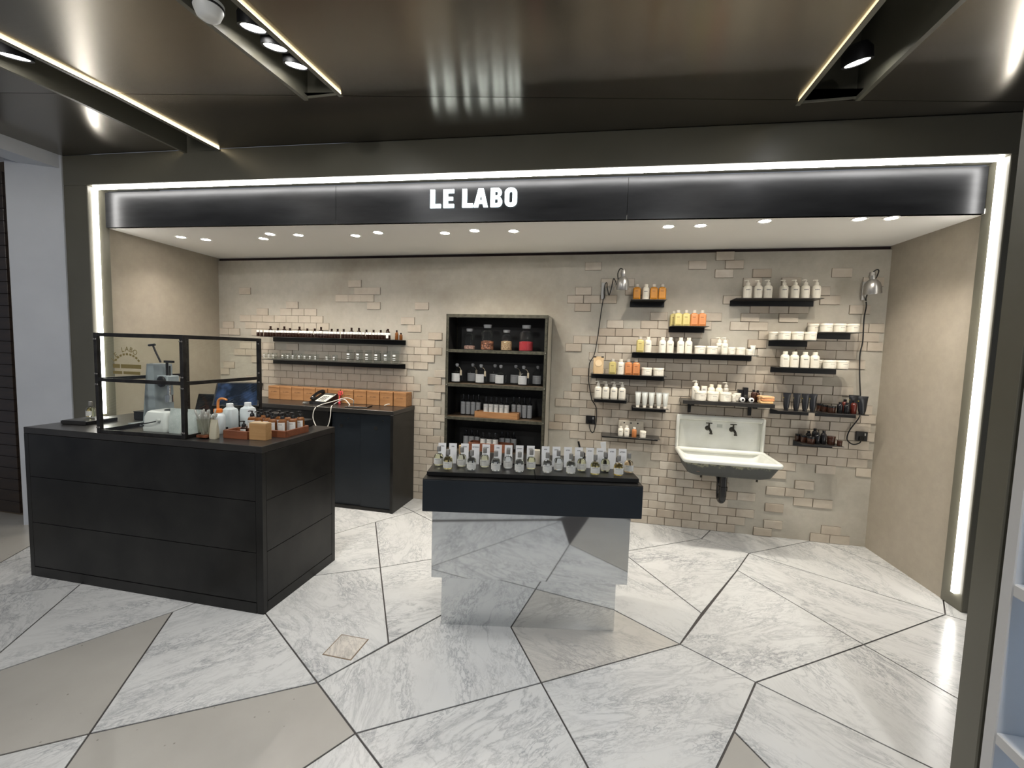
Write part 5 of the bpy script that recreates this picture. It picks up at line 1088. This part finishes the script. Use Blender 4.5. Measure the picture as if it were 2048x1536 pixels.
# ------------------------------------------------------------------ wall lamps, cables, sockets
ALU = varied('brushed_aluminium', (.36, .35, .33), (.46, .45, .43), .32, .85, 30, stretch=(1, 1, .2))
def shade(parent, loc, tilt, R):
    p = part('shade', MB().lathe([(R, -.095), (R * 1.02, -.09), (R * .98, -.05), (R * .86, -.015), (R * .55, .008), (R * .34, .016), (R * .34, .03)], 28).lathe([(R * .96, -.093), (R * .93, -.05), (R * .5, .0), (.0001, .004)], 28).mesh('lamp_shade', ALU, True), parent, loc, tilt)
    part('socket', MB().lathe([(R * .40, .03), (R * .42, .045), (R * .36, .05), (R * .36, .062), (R * .30, .072)], 20).mesh('lamp_socket', ALU, True), p)
    return p
LM = thing('scissor_wall_lamp', 'aluminium shade wall lamp on a scissor arm, left of the orange bottles', 'wall lamp', (-.075, YB - .012, 2.137))
part('wall_plate', MB().cbox(-.018, .018, -.012, 0, -.075, .075, .002).mesh('lamp_plate', ALU), LM)
shade(LM, (.165, -.29, .065), (.12, 0, 0), .053)
zz = []
for k in range(7):
    x, y = .01 + k * .021, -.02 - k * .036
    s = 1 if k % 2 else -1
    zz.append((x, y, .01 * k - .02 + s * .032))
part('scissor_arm', MB().tube(zz, .004, 6).tube([(p[0], p[1] - .006, .01 * k * 2 - .04 - (p[2] - .0)) for k, p in enumerate(zz)], .004, 6).mesh('scissor_arm', ALU, True), LM)
part('arm_link', MB().tube([(.136, -.236, .04), (.15, -.27, .075), (.165, -.29, .10)], .005, 8).mesh('arm_link', ALU, True), LM)
lc = [(.165, -.29, .135), (.14, -.29, .148), (.12, -.285, .11), (.125, -.27, .05), (.13, -.25, -.02), (.10, -.22, .06), (.085, -.20, .075), (.075, -.17, .02), (.06, -.15, -.045), (.05, -.13, -.05), (.035, -.11, .02), (.03, -.09, .06), (.015, -.07, .05), (.01, -.05, -.01), (.012, -.03, -.06), (.003, -.02, -.08)]
part('cord', MB().tube(spline(lc, 6), .0042, 7).mesh('lamp_cord', P('braided_black_cord', (.012, .012, .012), .7), True), LM)
BC_ = bpy.data.materials['braided_black_cord']
cable('lamp_cable', [(-.072, 4.139, 2.055), (-.083, 4.140, 1.961), (-.105, 4.140, 1.736), (-.129, 4.138, 1.557), (-.168, 4.136, 1.475), (-.172, 4.136, 1.38), (-.170, 4.136, 1.30), (-.145, 4.140, 1.176), (-.134, 4.140, 1.13), (-.093, 4.140, 1.062), (-.085, 4.140, .945), (-.098, 4.140, .854), (-.117, 4.140, .823), (-.138, 4.140, .852), (-.149, 4.142, .899)], .0042, BC_, 'long black cable from the left wall lamp down to its socket')
LM2 = thing('wall_lamp', 'aluminium bell-shaped wall lamp in the upper right wall corner', 'wall lamp', (2.01, YB - .012, 2.135))
part('wall_plate', MB().cbox(-.018, .018, -.012, 0, -.075, .075, .002).mesh('lamp_plate2', ALU), LM2)
shade(LM2, (-.052, -.215, .045), (.1, -.12, 0), .058)
part('arm', MB().tube([(0, -.01, .03), (-.01, -.1, .06), (-.04, -.19, .085)], .006, 8).mesh('lamp_arm', ALU, True), LM2)
part('cord', MB().tube(spline([(-.052, -.215, .118), (-.03, -.21, .135), (-.012, -.205, .13), (-.008, -.18, .09), (-.006, -.1, .02), (.006, -.03, -.05), (.012, -.02, -.08)], 6), .0045, 7).mesh('lamp_cord2', BC_, True), LM2)
cable('lamp_cable', [(2.022, 4.139, 2.05), (2.027, 4.14, 2.009), (2.019, 4.14, 1.909), (2.024, 4.14, 1.731), (2.013, 4.14, 1.622), (2.023, 4.14, 1.456), (2.040, 4.138, 1.294), (2.048, 4.136, 1.17), (2.044, 4.136, 1.10), (1.986, 4.14, .988), (1.973, 4.14, .917), (1.994, 4.14, .886), (2.027, 4.14, .873), (2.063, 4.14, .886), (2.076, 4.142, .902)], .005, BC_, 'long black cable from the right wall lamp down to its socket')
for i, (x, z) in enumerate(((-.139, .943), (2.082, .944))):
    t = thing('wall_socket', 'black square wall socket with plug ' + ('left of the sink', 'in the right corner'), 'socket', (x, YB - .012, z)) if False else thing('wall_socket', ('black square wall socket with plug left of the sink', 'black square wall socket with plug in the right corner')[i], 'socket', (x, YB - .012, z))
    part('plate', MB().cbox(-.043, .043, -.012, 0, -.039, .039, .003).mesh('socket_plate', BLACK), t)
    part('plug', MB().cbox(-.022, .014, -.022, -.0122, -.034, .0, .003).mesh('socket_plug', BLACKG), t)
    part('switch', MB().cbox(.018, .028, -.015, -.0122, .005, .026, .001).mesh('socket_switch', P('socket_switch_%d' % i, (.35, .35, .33), .4)), t)
